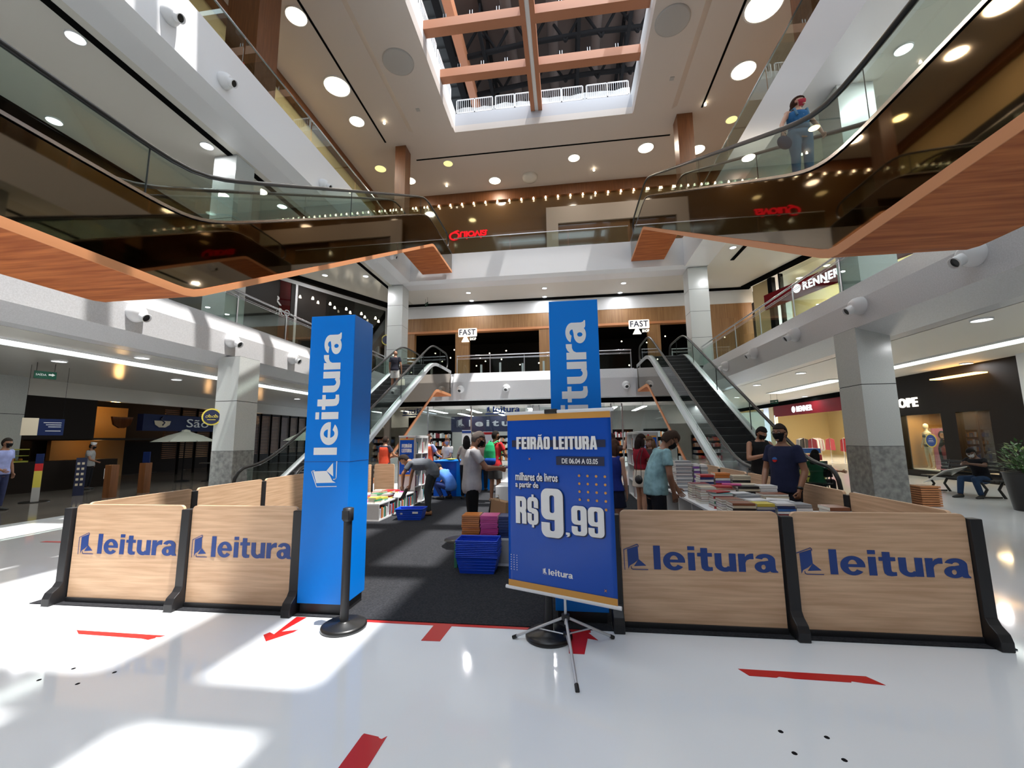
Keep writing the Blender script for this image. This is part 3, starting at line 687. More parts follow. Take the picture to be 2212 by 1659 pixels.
# printed stickers on the lower right escalator skirting are part of the escalator
# ------------------------------------------------------------------ glass railings of the galleries
def railing(p0, p1, z, label, steel=True, h=1.0, post=2.2, tint='glass_clear', mid=True):
    p0 = Vector((*p0, 0)); p1 = Vector((*p1, 0)); d = p1 - p0; L = d.length; rz = math.atan2(d.y, d.x)
    e = empty('glass_railing', (p0.x, p0.y, z), rz, label, 'railing', 'glass gallery railings')
    n = max(1, round(L / post)); s = L / n
    for i in range(n):
        MB().box(i * s + .03, (i + 1) * s - .03, -.006, .006, .02, h - (.22 if steel else .0)).build('glass_panel', tint, e)
    if steel:
        MB().tube([(0, .0, h), (L, .0, h)], .032, 10).build('handrail', 'chrome', e)
        if mid: MB().tube([(0, .0, h - .14), (L, .0, h - .14)], .012, 8).tube([(0, .0, h - .19), (L, .0, h - .19)], .012, 8).build('mid_rail', 'chrome', e)
        for i in range(n + 1):
            x = min(max(i * s, .03), L - .03)
            MB().box(x - .025, x + .025, -.01, .01, 0, h - .12).tube([(x, 0, h - .14), (x, 0, h - .02)], .012, 6).build('post', 'steel_brushed', e)
    else:
        MB().box(0, L, -.02, .02, h, h + .035).build('cap_rail', 'chrome', e)
        MB().box(0, L, -.03, .03, 0, .04).build('shoe', 'steel_brushed', e)
    return e
railing((-9.95, 0), (-9.95, 22.4), 5.2, 'glass railing with steel handrail along the left second level gallery')
railing((7.05, 0), (7.05, 22.4), 5.2, 'glass railing with steel handrail along the right second level gallery')
railing((-6.0, 22.3), (3.5, 22.3), 5.2, 'glass railing between the two lower escalators at the far end', post=1.9)
railing((5.6, 22.5), (7.0, 22.5), 5.2, 'short glass railing right of the right escalator on the second level')
railing((-9.9, 22.5), (-8.1, 22.5), 5.2, 'short glass railing left of the left escalator on the second level')
railing((-8.78, 0), (-8.78, 22.0), 12.05, 'frameless glass railing along the left third level gallery', False, .95, 3)
railing((6.48, 0), (6.48, 22.0), 12.05, 'frameless glass railing along the right third level gallery', False, .95, 3)
railing((-6.15, 22.1), (3.63, 22.1), 12.05, 'frameless glass railing across the far third level edge', False, 1.0, 3)
# ------------------------------------------------------------------ carpet and floor marks
o = MB().box(-5.42, 3.27, 3.77, 14.6, .001, .008).build('carpet', 'carpet'); tag(o, 'large dark grey carpet laid under the book fair', 'carpet')
def tape(name, poly, label, grp=None, holes=None):
    o = MB().prism(poly, 'z', .0005, .0025).build(name, 'tape_red'); tag(o, label, 'floor tape', grp); return o
tape('tape_strip', [(-4.24, 3.31), (-3.37, 3.30), (-3.39, 3.275), (-3.42, 3.27), (-3.41, 3.255), (-3.44, 3.22), (-3.52, 3.235), (-4.14, 3.25)], 'red tape dash on the sunlit floor at the left')
tape('tape_strip', [(1.13, 3.285), (1.93, 3.28), (1.985, 3.185), (1.87, 3.195), (1.80, 3.21), (1.79, 3.195), (1.45, 3.20), (1.36, 3.215), (1.34, 3.20), (1.17, 3.205)], 'red tape dash on the white floor at the right')
tape('tape_strip', [(-1.155, 2.37), (-1.15, 2.385), (-1.06, 2.37), (-1.05, 2.36), (-1.035, 2.355), (-1.015, 2.38), (-1.02, 2.0), (-1.0, 1.6), (-1.15, 1.6), (-1.165, 2.0)], 'red tape strip with torn end at the bottom edge of the view')
tape('tape_line', [(-1.98, 3.765), (.15, 3.765), (.15, 3.725), (-1.03, 3.722), (-1.05, 3.45), (-1.205, 3.445), (-1.19, 3.722), (-1.9, 3.725)], 'long thin red tape line with a stub along the carpet front edge')
tape('tape_arrow', [(-2.50, 3.76), (-2.40, 3.76), (-2.44, 3.47), (-2.32, 3.52), (-2.33, 3.47), (-2.45, 3.30), (-2.55, 3.40), (-2.53, 3.45), (-2.47, 3.42)], 'red tape arrow on the floor left of the blue column')
tape('tape_arrow', [(.0, 3.74), (.13, 3.72), (.20, 3.60), (.12, 3.62), (.085, 3.37), (-.03, 3.37), (-.03, 3.60), (-.02, 3.66)], 'red tape patch on the floor behind the tripod legs')
tape('tape_strip', [(-8.6, 6.1), (-6.2, 6.1), (-6.2, 6.02), (-8.6, 6.02)], 'red tape line across the floor at the left behind the barrier')
for i, (x, y) in enumerate(((1.11, 2.66), (1.33, 2.64), (1.1, 2.5), (1.32, 2.48), (-3.55, 2.78), (-3.2, 2.77), (-3.62, 2.63), (-3.3, 2.62))):
    m = MB().lathe([(.014, 0), (.011, .002), (.001, .0022)], 8, (x, y, 0)); o = m.build('bolt_hole', 'steel_dark'); tag(o, 'small dark plugged bolt hole in the floor, ' + ['right group back left', 'right group back right', 'right group front left', 'right group front right', 'left group back left', 'left group back right', 'left group front left', 'left group front right'][i], 'bolt hole')
o = MB().lathe([(.27, 0), (.27, .004), (.01, .005)], 32, (-1.72, 6.75, .008)).build('floor_disc', 'black_rubber'); tag(o, 'flat round black disc on the dark carpet beside the basket stack', 'floor sticker')  # thin black disc lying on the carpet
# ------------------------------------------------------------------ barriers
def rpanel(w_, z0, z1, r=.045, t=.03):
    pts = []
    for cx, a0 in ((w_ - r, 0), (r, 90)):
        for k in range(6):
            a = R_(a0 + 18 * k); pts.append((cx + r * math.cos(a), z1 - r + r * math.sin(a)))
    pts = [(0, z0), (w_, z0)] + pts
    return MB().prism(pts, 'y', -t / 2, t / 2)
def barrier(p, rz, w_, label, letter=False):
    e = empty('barrier', (p[0], p[1], 0), rz, label, 'barrier', 'wood-grain barrier panels round the book fair')
    pn = rpanel(w_, .05, .965).build('panel', 'wood_panel', e)
    MB().box(0, w_, -.03, .03, .008, .05).build('base_rail', 'black_plastic', e)
    if letter:
        B = basis((0, -.017, 0), (1, 0, 0), (0, 0, 1))
        lx0, lx1 = letter[0], letter[1]
        logo_text(pn, None, lx0, .478, lx1 - lx0, .195, B, 'navy_ink', .05)
    return e
def post(p, rz, label):
    e = empty('barrier_post', (p[0], p[1], 0), rz, label, 'post', 'black posts holding the barrier panels')
    prof = [(.035, .0), (.035, .93), (-.045, .93), (-.05, .20), (-.075, .16), (-.13, .12), (-.15, .07), (-.15, 0)]
    MB().prism(prof, 'x', -.045, .045).build('upright', 'black_plastic', e, bevel=.006)
    MB().box(-.05, .05, -.1, .05, 0, .012).build('foot', 'black_rubber', e)
    return e
barrier((-5.10, 3.87), 0, 1.25, 'front barrier panel at the left end with the blue wordmark', (.07, 1.21))
barrier((-3.75, 3.87), 0, 1.14, 'front barrier panel just left of the blue column with the wordmark', (.03, 1.10))
barrier((.44, 3.87), 0, 1.29, 'front barrier panel just right of the tripod banner with the wordmark', (.02, 1.255))
barrier((1.83, 3.87), 0, 1.29, 'front barrier panel at the right end with the wordmark', (.01, 1.27))
for x, t in ((-5.17, 'at the front left corner'), (-3.80, 'between the two left front panels'), (-2.592, 'half hidden by the left blue column'), (.385, 'right of the tripod banner'), (1.79, 'between the two right front panels'), (3.17, 'at the front right corner')):
    post((x, 3.87), 0, 'black barrier post ' + t)
for i in range(5):
    y = 3.95 + 1.33 * i
    barrier((-5.12, y + .03), R_(90), 1.24, 'left side barrier panel, %s' % near[i])
    post((-5.12, y + 1.33 - .03), R_(-90), 'black barrier post on the left side row, %s' % near[i])
    barrier((3.12, y + .03), R_(90), 1.24, 'right side barrier panel, %s' % near[i])
    post((3.12, y + 1.33 - .03), R_(-90 + 180), 'black barrier post on the right side row, %s' % near[i])
barrier((-5.4 + .3, 10.7), 0, .55, 'short barrier panel at the back left behind the bending man')
# ------------------------------------------------------------------ blue columns
def column(x0, x1, y0, y1, h, label, txt, t0):
    e = empty('advertising_column', ((x0 + x1) / 2, (y0 + y1) / 2, 0), 0, label, 'advertising column')
    hx, hy = (x1 - x0) / 2, (y1 - y0) / 2
    sf = MB().box(-hx, hx, -hy, hy, .1, h).build('shaft', 'column_blue', e, bevel=.004)
    MB().box(-hx + .02, hx - .02, -hy + .02, hy - .02, 0, .1).build('plinth', 'black_plastic', e)
    MB().box(-hx - .001, hx + .001, -hy - .001, hy + .001, 1.395, 1.4).build('seam', 'navy_ink', e)
    # lettering reads upward on the front; up of letters points left
    B = basis((0, -hy - .0015, 0), (0, 0, 1), (-1, 0, 0))
    lo, hi, a, b = t0
    logo_text(sf, None, lo, a, hi - lo, b - a, B, 'letter_white')
    return e
column(-2.54, -2.07, 3.81, 4.20, 2.85, 'tall blue advertising column at the left of the entrance', '', (1.16, 2.67, -.10, .14))
column(-.14, .32, 3.88, 4.28, 2.90, 'tall blue advertising column behind the tripod banner', '', (1.18, 2.70, -.11, .14))
# ------------------------------------------------------------------ stanchions
def stanchion(x, y, label):
    e = empty('stanchion', (x, y, 0), 0, label, 'stanchion', 'black queue stanchions')
    MB().lathe([(.185, 0), (.19, .012), (.188, .028), (.17, .04), (.05, .052), (.045, .06)], 40).build('base', 'black_rubber', e)
    MB().lathe([(.036, .05), (.036, .9)], 20).build('pole', 'black_plastic', e)
    m = MB().lathe([(.040, .89), (.046, .895), (.046, 1.0), (.03, 1.006)], 24).box(-.03, .03, -.055, -.04, .91, .985); m.build('belt_head', 'black_plastic', e)
stanchion(-1.95, 3.60, 'black stanchion in front of the left blue column')
stanchion(-.19, 3.61, 'black stanchion hidden behind the tripod banner')
# ------------------------------------------------------------------ tripod banner
BN = empty('tripod_banner', (-.05, 3.40, 0), 0, 'blue hanging sale banner on a silver tripod stand', 'banner')
P0 = Vector((-.46, .19, .41)); P1 = Vector((.38, -.17, .41)); xd = (P1 - P0).normalized()
BW = (P1 - P0).length; z0b, z1b = .40, 1.80
Bb = basis(tuple(P0 + Vector((0, 0, z0b - .41))), tuple(xd), (0, 0, 1)); BHh = z1b - z0b
def on(u0, u1, v0, v1, mat, name, dz=.003, t=.001):
    m = MB().box(u0 * BW, u1 * BW, (1 - v1) * BHh, (1 - v0) * BHh, dz, dz + t); m.xf(Bb); return m.build(name, mat, BN)
m = MB(); nx, ny = 24, 30; v = []
for j in range(ny + 1):
    for i in range(nx + 1):
        u = i / nx; q = j / ny; bow = .006 * math.sin(u * math.pi) + .004 * math.sin(u * 9 + q * 5) * (1 - q)
        v.append((u * BW, q * BHh, -abs(bow) * (q * (1 - q) * 4)))
m.add(v, [(j * (nx + 1) + i, j * (nx + 1) + i + 1, (j + 1) * (nx + 1) + i + 1, (j + 1) * (nx + 1) + i) for j in range(ny) for i in range(nx)], 0, True)
m.xf(Bb); bo = m.build('banner_cloth', 'banner_blue', BN); sm_ = bo.modifiers.new('solidify', 'SOLIDIFY'); sm_.thickness = .002; sm_.offset = -1
on(0, 1, 0, .035, 'gold_band', 'top_band'); on(0, 1, .965, 1, 'gold_band', 'bottom_band')
for nm, zz, ovr in (('top_rod', BHh + .012, .025), ('bottom_rod', -.012, .025)):
    m = MB().tube([(-ovr, zz, 0), (BW + ovr, zz, 0)], .014, 12); m.xf(Bb); m.build(nm, 'white_paint', BN)
m = MB().box(BW * .40, BW * .52, BHh - .004, BHh + .035, -.02, .022); m.xf(Bb); m.build('hanger_clip', 'black_plastic', BN, bevel=.006)
on(.05, .95, .155, .195, 'navy_dark', 'title_bar', .0035)
on(.50, .935, .248, .296, 'navy_dark', 'date_bar', .0035)
def bt(name, txt, u0, u1, v0, v1, bold=.03, sp=1.0, mat='letter_white', dz=.006, shadow=False):
    if shadow: fit_text(name + '_shadow', txt, (u0 + .010) * BW, (u1 + .010) * BW, (1 - v1 - .005) * BHh, (1 - v0 - .005) * BHh, BN, Bb, 'navy_dark', bold, sp, .001, dz - .0015)
    return fit_text(name, txt, u0 * BW, u1 * BW, (1 - v1) * BHh, (1 - v0) * BHh, BN, Bb, mat, bold, sp, .001, dz)
def bi(name, txt, u0, u1, v0, v1, dz=.006, shadow=False):
    m, ww = impact(txt)
    if shadow: place_word(name + '_shadow', m, (u0 + .010) * BW, (u1 + .010) * BW, (1 - v1 - .005) * BHh, (1 - v0 - .005) * BHh, BN, Bb, 'navy_dark', dz - .0025)
    place_word(name, m, u0 * BW, u1 * BW, (1 - v1) * BHh, (1 - v0) * BHh, BN, Bb, 'letter_white', dz)
bi('title_text', 'FEIRÃO LEITURA', .10, .88, .135, .208)
bt('date_text', 'DE 06.04 A 03.05', .555, .88, .258, .287, .018, 1.0)
bt('offer_text', 'milhares de livros', .085, .51, .345, .392, .02, 1.0, shadow=True)
bt('offer_text', 'a partir de', .085, .32, .398, .442, .02, 1.0, shadow=True)
bi('price_text', 'R$', .085, .315, .485, .64, shadow=True)
bi('price_text', '9', .345, .555, .43, .70, shadow=True)
bi('price_text', ',', .575, .612, .615, .775 - .1, shadow=True)
bi('price_text', '99', .63, .915, .515, .672, shadow=True)
for (u, v_) in ((.235, .265), (.905, .935)):
    m = MB()
    for s in (-1, 1): m.tube([(u * BW - .008, (1 - v_) * BHh - .008 * s, .005), (u * BW + .008, (1 - v_) * BHh + .008 * s, .005)], .0022, 6)
    m.xf(Bb); m.build('cross_mark', 'gold_band', BN)
m = MB()
for j in range(4):
    for i in range(4):
        m.lathe([(.010, 0), (.010, .001)], 12, ((.71 + .075 * i) * BW, (1 - .352 - .043 * j) * BHh, .004))
m.lathe([(.010, 0), (.010, .001)], 12, (.935 * BW, (1 - .525) * BHh, .004))
m.xf(Bb); m.build('dot_pattern', 'gold_band', BN)
m = MB()
for j in range(7):
    for i in range(3): m.lathe([(.0035, 0), (.0035, .001)], 8, ((.03 + .03 * i) * BW, (1 - .825 - .0135 * j) * BHh, .004))
m.xf(Bb); m.build('dot_pattern', 'letter_white', BN)
logo_text(BN, None, .345 * BW, (1 - .905) * BHh, .28 * BW, .045, Bb, 'letter_white', .045)
hub = Vector((.0, .08, .215))
MB().tube([(0, .08, .16), (0, .08, .9)], .011, 12).tube([(0, .08, .88), (0, .08, 1.80)], .008, 10).tube([(0, .08, 1.80), (0, .0, 1.82)], .008, 8).build('pole', 'steel_light', BN)
MB().lathe([(.032, -.02), (.032, .02)], 14, tuple(hub)).build('hub', 'black_plastic', BN); MB().lathe([(.022, -.015), (.022, .015)], 12, (0, .08, .085)).build('brace_collar', 'black_plastic', BN)
for nm, ft in (('leg', (-.42, .16, .012)), ('leg', (.37, .24, .012)), ('leg', (.07, -.50, .012))):
    ft = Vector(ft); lg = MB().tube([hub, ft], .011, 8).build(nm, 'steel_light', BN)
    md = hub.lerp(ft, .55); MB().tube([Vector((0, .08, .085)), md], .006, 6).build('brace', 'steel_light', lg)
    MB().tube([ft.lerp(hub, .06), ft.lerp(hub, -.02)], .0145, 8).build('rubber_foot', 'black_rubber', lg)
# ------------------------------------------------------------------ book stock
PAL = {'brown': (.23, .085, .045), 'red': (.45, .03, .035), 'cream': (.62, .54, .40), 'navy': (.02, .04, .14), 'white': (.74, .74, .74), 'grey': (.33, .34, .36), 'green': (.06, .24, .12), 'teal': (.05, .24, .25),
       'yellow': (.62, .52, .08), 'orange': (.62, .20, .04), 'pink': (.62, .06, .26), 'black': (.02, .02, .022), 'blue': (.04, .14, .42), 'purple': (.20, .08, .35), 'maroon': (.22, .03, .04)}
for k, c in PAL.items(): pmat('cover_' + k, c, .35)
BKM = {}
def book_mesh(w_, d, t, cover, pages='paper'):
    """w along spine edge facing -y; spine on +y side hidden, pages visible at the front when flip"""
    key = (round(w_, 3), round(d, 3), round(t, 3), cover, pages)
    if key in BKM: return BKM[key]
    m = MB(); c = .0018
    m.box(-w_ / 2, w_ / 2, -d / 2, d / 2, 0, c, 0).box(-w_ / 2, w_ / 2, -d / 2, d / 2, t - c, t, 0).box(-w_ / 2, w_ / 2, -d / 2, -d / 2 + c, 0, t, 0)
    m.box(-w_ / 2 + .003, w_ / 2 - .003, -d / 2 + c, d / 2 - .003, c, t - c, 1)
    BKM[key] = m.mesh('book', ['cover_' + cover, pages]); return BKM[key]
BN_COUNT = [0]
def book(x, y, z, rz, w_, d, t, cover, label, group, tilt=0, pages='paper', rx=0):
    o = bpy.data.objects.new('book', book_mesh(w_, d, t, cover, pages)); COL.objects.link(o)
    o.location = (x, y, z); o.rotation_euler = (rx, tilt, rz); tag(o, label, 'book', group); BN_COUNT[0] += 1; return o
ORD = ['top', 'second from the top', 'third from the top', 'fourth from the top', 'fifth from the top', 'sixth from the top', 'seventh from the top', 'eighth from the top', 'ninth from the top', 'tenth from the top', 'eleventh from the top', 'twelfth from the top', 'thirteenth from the top', 'fourteenth from the top', 'fifteenth from the top', 'sixteenth from the top', 'seventeenth from the top', 'eighteenth from the top']
def stack(x0, x1, y, ztop, z0, d, covers, n, where, group, spine='toward', pages='paper'):
    w_ = x1 - x0 - .008; t = (ztop - z0) / n
    for i in range(n):
        c = covers[(n - 1 - i) % len(covers)]
        rz = random.uniform(-.03, .03) + (math.pi if (i % 2 if spine == 'mix' else spine == 'away') else 0)
        book((x0 + x1) / 2 + random.uniform(-.006, .006), y + random.uniform(-.006, .006), z0 + i * t, rz, w_, d, t - .0022, c, '%s book, %s in the %s' % (c, ORD[n - 1 - i].replace(' from the top', ' from top'), where), group, pages=pages)
# right white display unit
def display(x0, x1, y0, y1, h, cells, label, open_side='front', group=None):
    e = empty('display_unit', ((x0 + x1) / 2, (y0 + y1) / 2, 0), 0, label, 'display unit', group)
    hx, hy = (x1 - x0) / 2, (y1 - y0) / 2
    MB().box(-hx, hx, -hy, hy, h - .025, h).build('top', 'white_laminate', e)
    MB().box(-hx, hx, -hy, hy, .008, .04).build('bottom_board', 'white_laminate', e)
    for s in (-1, 1): MB().box(-hx, hx, s * hy, s * (hy - .02), .04, h - .025).build('side_board', 'grey_laminate', e)
    s = 1 if open_side == 'right' else -1
    MB().box(-s * hx, -s * (hx - .02), -hy + .02, hy - .02, .04, h - .025).build('back_board', 'grey_laminate', e)
    for i in range(1, cells):
        y = -hy + 2 * hy * i / cells; MB().box(-hx + .02, hx, y - .01, y + .01, .04, h - .025).build('divider', 'white_laminate', e)
    if h > .6: MB().box(-hx + .02, hx - .01, -hy + .02, hy - .02, h * .48, h * .48 + .02).build('shelf', 'white_laminate', e)
    return e
display(1.6, 2.62, 4.62, 7.3, .75, 4, 'white display unit on the right piled with stacks of books', 'left')
display(2.64, 2.98, 4.62, 5.25, .75, 1, 'small white display unit end in front of the man in the navy T-shirt', 'left')
G1 = 'books stacked on the right white display unit'
T = .75
stack(1.69, 1.92, 4.82, .905, T, .20, ['brown', 'cream', 'black', 'cream', 'black'], 6, 'front left stack of the right display', G1)
stack(1.93, 2.11, 4.82, .90, T, .19, ['yellow', 'grey', 'navy', 'grey', 'maroon'], 5, 'yellow-topped front stack of the right display', G1)
stack(2.12, 2.30, 4.82, .905, T, .20, ['white', 'navy', 'blue', 'white', 'maroon'], 6, 'white-topped front stack of the right display', G1)
stack(2.31, 2.47, 4.84, .895, T, .20, ['grey', 'white', 'brown'], 4, 'grey-topped front stack of the right display', G1)
stack(2.66, 2.86, 4.90, .86, T, .22, ['brown', 'white'], 3, 'end stack before the man in navy', G1)
stack(1.68, 1.92, 5.10, .905, T, .20, ['brown', 'cream', 'purple', 'cream'], 6, 'second-row left stack of the right display', G1, 'away')
stack(1.98, 2.25, 5.10, .875, T, .19, ['white', 'white', 'grey'], 4, 'second-row middle stack of the right display', G1, 'toward', 'paper_white')
stack(2.27, 2.50, 5.12, .87, T, .19, ['white', 'cream'], 4, 'second-row right stack of the right display', G1, 'toward', 'paper_white')
stack(1.70, 1.93, 5.42, .925, T, .20, ['teal', 'red', 'cream', 'green'], 6, 'third-row left stack of the right display', G1, 'mix')
stack(1.97, 2.24, 5.45, .905, T, .20, ['grey', 'white', 'black'], 6, 'third-row middle stack of the right display', G1, 'toward', 'paper_white')
stack(2.26, 2.55, 5.45, .92, T, .20, ['brown', 'cream', 'orange'], 6, 'third-row right stack of the right display', G1, 'mix')
stack(1.66, 1.86, 5.80, .955, T, .21, ['cream', 'red', 'cream'], 7, 'fourth-row leftmost stack of the right display', G1, 'away')
stack(1.90, 2.10, 5.80, .93, T, .20, ['brown', 'teal', 'cream'], 6, 'fourth-row second stack of the right display', G1, 'mix')
stack(2.12, 2.38, 5.80, .97, T, .20, ['black', 'cream', 'black', 'cream'], 7, 'fourth-row third stack of the right display', G1)
stack(2.39, 2.60, 5.82, .975, T, .20, ['white', 'grey', 'white'], 7, 'fourth-row rightmost stack of the right display', G1, 'away', 'paper_white')
stack(1.66, 1.90, 6.15, .965, T, .20, ['maroon', 'brown', 'cream', 'cream', 'black'], 7, 'fifth-row left stack of the right display', G1, 'away')
stack(1.95, 2.20, 6.15, .93, T, .20, ['red', 'pink', 'white'], 5, 'fifth-row middle stack of the right display', G1, 'mix')
stack(2.25, 2.55, 6.18, .95, T, .20, ['cream', 'black'], 6, 'fifth-row right stack of the right display', G1)
stack(1.90, 2.10, 6.60, 1.04, T, .22, ['red', 'navy', 'white', 'navy', 'white', 'navy'], 9, 'navy-spined back stack of the right display', G1)
stack(2.12, 2.33, 6.62, 1.065, T, .22, ['orange', 'orange', 'white', 'purple', 'red', 'cream'], 9, 'orange-topped back stack of the right display', G1)
stack(2.35, 2.60, 6.60, 1.03, T, .22, ['cream', 'cream', 'black', 'cream'], 9, 'cream back stack of the right display', G1)
stack(1.68, 1.93, 7.05, 1.22, T, .26, ['grey', 'white', 'grey', 'maroon'], 17, 'tall pile beside the teal-shirted man', G1, 'mix', 'paper_white')
stack(1.95, 2.05, 7.05, 1.17, T, .2, ['white', 'purple'], 12, 'narrow white pile behind the navy stack', G1, 'mix', 'paper_white')
stack(2.06, 2.17, 7.05, 1.16, T, .2, ['white', 'grey'], 12, 'narrow grey pile behind the orange stack', G1, 'mix', 'paper_white')
for i, (x, y, z, r, c) in enumerate(((2.1, 5.15, .876, .3, 'white'), (2.35, 5.2, .872, -.4, 'white'), (2.05, 5.5, .907, .15, 'white'), (1.8, 5.46, .927, .5, 'red'), (2.1, 5.85, .972, -.3, 'pink'))):
    book(x, y, z, r, .22, .16, .012, c, 'loose thin %s book lying open on the right display, %s' % (c, ['near the front', 'front right', 'in the middle', 'at the left', 'further back'][i]), G1)
# centre low box with magazine piles
display(-1.40, -.32, 5.42, 5.85, .345, 1, 'low grey-fronted display box in the middle behind the basket stack', 'left')
display(-1.12, -.32, 5.86, 7.2, .345, 2, 'low display box with books spread on it behind the magazine piles', 'left')
G2 = 'magazine piles on the middle display box'
stack(-1.385, -1.145, 5.56, .62, .345, .26, ['orange'], 11, 'orange pile above the blue baskets', G2, 'toward')
stack(-1.14, -.905, 5.56, .615, .345, .26, ['pink'], 11, 'pink pile above the blue baskets', G2, 'toward')
stack(-.90, -.66, 5.56, .61, .345, .26, ['navy'], 8, 'dark pile at the banner edge', G2, 'toward')
stack(-.65, -.42, 5.56, .60, .345, .26, ['blue'], 3, 'blue pile behind the banner', G2, 'toward')
cl = ['green', 'red', 'yellow', 'blue', 'orange', 'white', 'teal', 'pink', 'purple', 'grey']
k = 0
for j in range(4):
    for i in range(4):
        x = -1.0 + i * .19 + random.uniform(-.02, .02); y = 6.0 + j * .31; c = cl[(k * 3 + j) % 10]; k += 1
        if i == 3: continue
        for q in range(2): book(x, y, .345 + q * .05, random.uniform(-.4, .4), .24, .18, .045, cl[(k * 3 + q * 4) % 10], '%s book lying on the middle display, row %s, %s' % (cl[(k * 3 + q * 4) % 10], ['one', 'two', 'three', 'four'][j], ['left', 'centre left', 'centre right', 'right'][i] + (' under' if q == 0 else ' upper')), 'books spread on the middle display box')
# kraft bag
e = empty('paper_bag', (-1.0, 6.1, .44), R_(-20), 'open brown kraft paper bag leaning on the middle book display', 'bag')
m = MB(); m.prism([(-.13, 0), (.13, 0), (.15, .26), (-.10, .30)], 'y', -.06, .06); m.build('bag_body', 'kraft', e, bevel=.01)
m = MB().tube([(-.05, -.06, .27), (-.04, -.07, .36), (.03, -.07, .36), (.05, -.06, .26)], .004, 6); m.build('handle', 'kraft', e)
o = MB().prism([(-.16, 0), (-.02, 0), (.0, .28), (-.12, .24)], 'y', -.05, .05).build('shoulder_bag', 'black_plastic', bevel=.02); o.location = (-1.06, 6.42, .44); tag(o, 'black bag beside the kraft paper bag', 'bag')
# baskets
def basket_mesh(sx=.25, sy=.15, h=.19):
    m = MB()
    def ring(s, z): return [(x * s, y * s, z) for x, y in ((-sx, -sy), (sx, -sy), (sx, sy), (-sx, sy))]
    a, b = ring(.82, 0), ring(1, h); c_, d = ring(.79, .008), ring(.965, h)
    v = a + b + d + c_
    f = [(3, 2, 1, 0)] + [(i, (i + 1) % 4, 4 + (i + 1) % 4, 4 + i) for i in range(4)] + [(4 + i, 4 + (i + 1) % 4, 8 + (i + 1) % 4, 8 + i) for i in range(4)] + [(8 + i, 8 + (i + 1) % 4, 12 + (i + 1) % 4, 12 + i) for i in range(4)] + [(12, 13, 14, 15)]
    m.add(v, f)
    for (p, q) in zip(b, b[1:] + b[:1]): m.tube([p, q], .009, 6)
    for k in range(4):
        z = .04 + k * .035; r = ring(.825 + .17 * z / h, z)
        for (p, q) in zip(r, r[1:] + r[:1]): m.tube([p, q], .0035, 5)
    return m
def basket(loc, rz, label, handle=True, scale=1):
    e = empty('shopping_basket', loc, rz, label, 'basket', 'blue shopping baskets')
    basket_mesh().build('body', 'basket_blue', e)
    if handle:
        for s in (-1, 1): MB().tube([(-.25, s * .06, .19), (-.25, s * .14, .185), (.25, s * .14, .185), (.25, s * .06, .19)], .006, 6).build('handle', 'basket_blue', e)
    e.scale = (scale,) * 3
    return note(e)
b0 = basket((-1.11, 5.22, .008), 0, 'bottom blue basket of the nested stack in the middle')
for k in range(9): dup(b0, (-1.11 + random.uniform(-.004, .004), 5.22, .008 + .0205 * (k + 1)), random.uniform(-.02, .02), 'blue basket in the nested stack, %s from the bottom' % ['second', 'third', 'fourth', 'fifth', 'sixth', 'seventh', 'eighth', 'ninth', 'tenth and topmost'][k])
b1 = basket((-3.17, 8.36, .008), R_(4), 'blue shopping basket standing alone by the low shelf beside the bending man', scale=1.12)
MB().box(-.16, -.12, -.141, -.138, .10, .16).box(.06, .16, -.1465, -.141, .115, .15).build('sticker', 'paper_white', b1)
o = MB().box(-1.44, -1.405, 5.30, 5.5, .008, .30).build('leaflet_rack', 'cover_green'); tag(o, 'green illustrated leaflet standing behind the basket stack', 'leaflet')
# left low shelf with books
display(-4.52, -3.72, 8.05, 9.96, .345, 4, 'low white shelf unit along the left barrier with books on top', 'right')
G3 = 'books lying on the low left shelf unit'
k = 0
for j in range(6):
    for i in range(3):
        y = 8.2 + j * .30; x = -4.38 + i * .25; c = ['orange', 'yellow', 'pink', 'green', 'red', 'white', 'purple', 'cream', 'blue', 'orange'][(k * 7 + j) % 10]; k += 1
        n = [3, 2, 3, 1, 3, 2][(i * 2 + j) % 6]
        if i == 2 and j in (3, 4, 6): n = 0
        for q in range(n):
            cc = ['orange', 'yellow', 'pink', 'cream', 'red', 'white', 'green', 'grey'][(k + q * 3) % 8]
            book(x + random.uniform(-.02, .02), y, .345 + .036 * q, random.uniform(-.3, .3) + math.pi / 2, .23, .17, .034, cc, '%s book on the low left shelf top, row %s, %s%s' % (cc, ['one', 'two', 'three', 'four', 'five', 'six', 'seven', 'eight', 'nine'][j], ['barrier side', 'middle', 'aisle side'][i], ['', ', second layer', ', third layer'][q]), G3)
STB = MB(); STC = list(PAL)
def stb(M4, w_, d, t, cover):
    b = MB(); b.box(-w_ / 2, w_ / 2, -d / 2, d / 2, 0, t, STC.index(cover)); b.xf(M4); o_ = len(STB.v); STB.v += b.v; STB.f += [tuple(q + o_ for q in f_) for f_ in b.f]; STB.mi += b.mi; STB.sm += b.sm
for c_ in range(4):
    y = 8.12 + c_ * .475
    for q in range(9):
        cc = ['white', 'red', 'green', 'blue', 'cream', 'maroon', 'orange', 'teal'][(c_ * 5 + q * 3) % 8]; t = .022 + .012 * ((q * 7 + c_) % 3); h_ = .19 + .03 * ((q * 5 + c_) % 4) / 3
        stb(Matrix.Translation((-3.80 - .01 * (q % 2), y + t / 2, .042 + h_ / 2)), .15, t, .001, cc) if False else stb(Matrix.Translation((-3.80 - .01 * (q % 2), y + t / 2, .042)), .15, t, h_, cc)
        y += t + .004
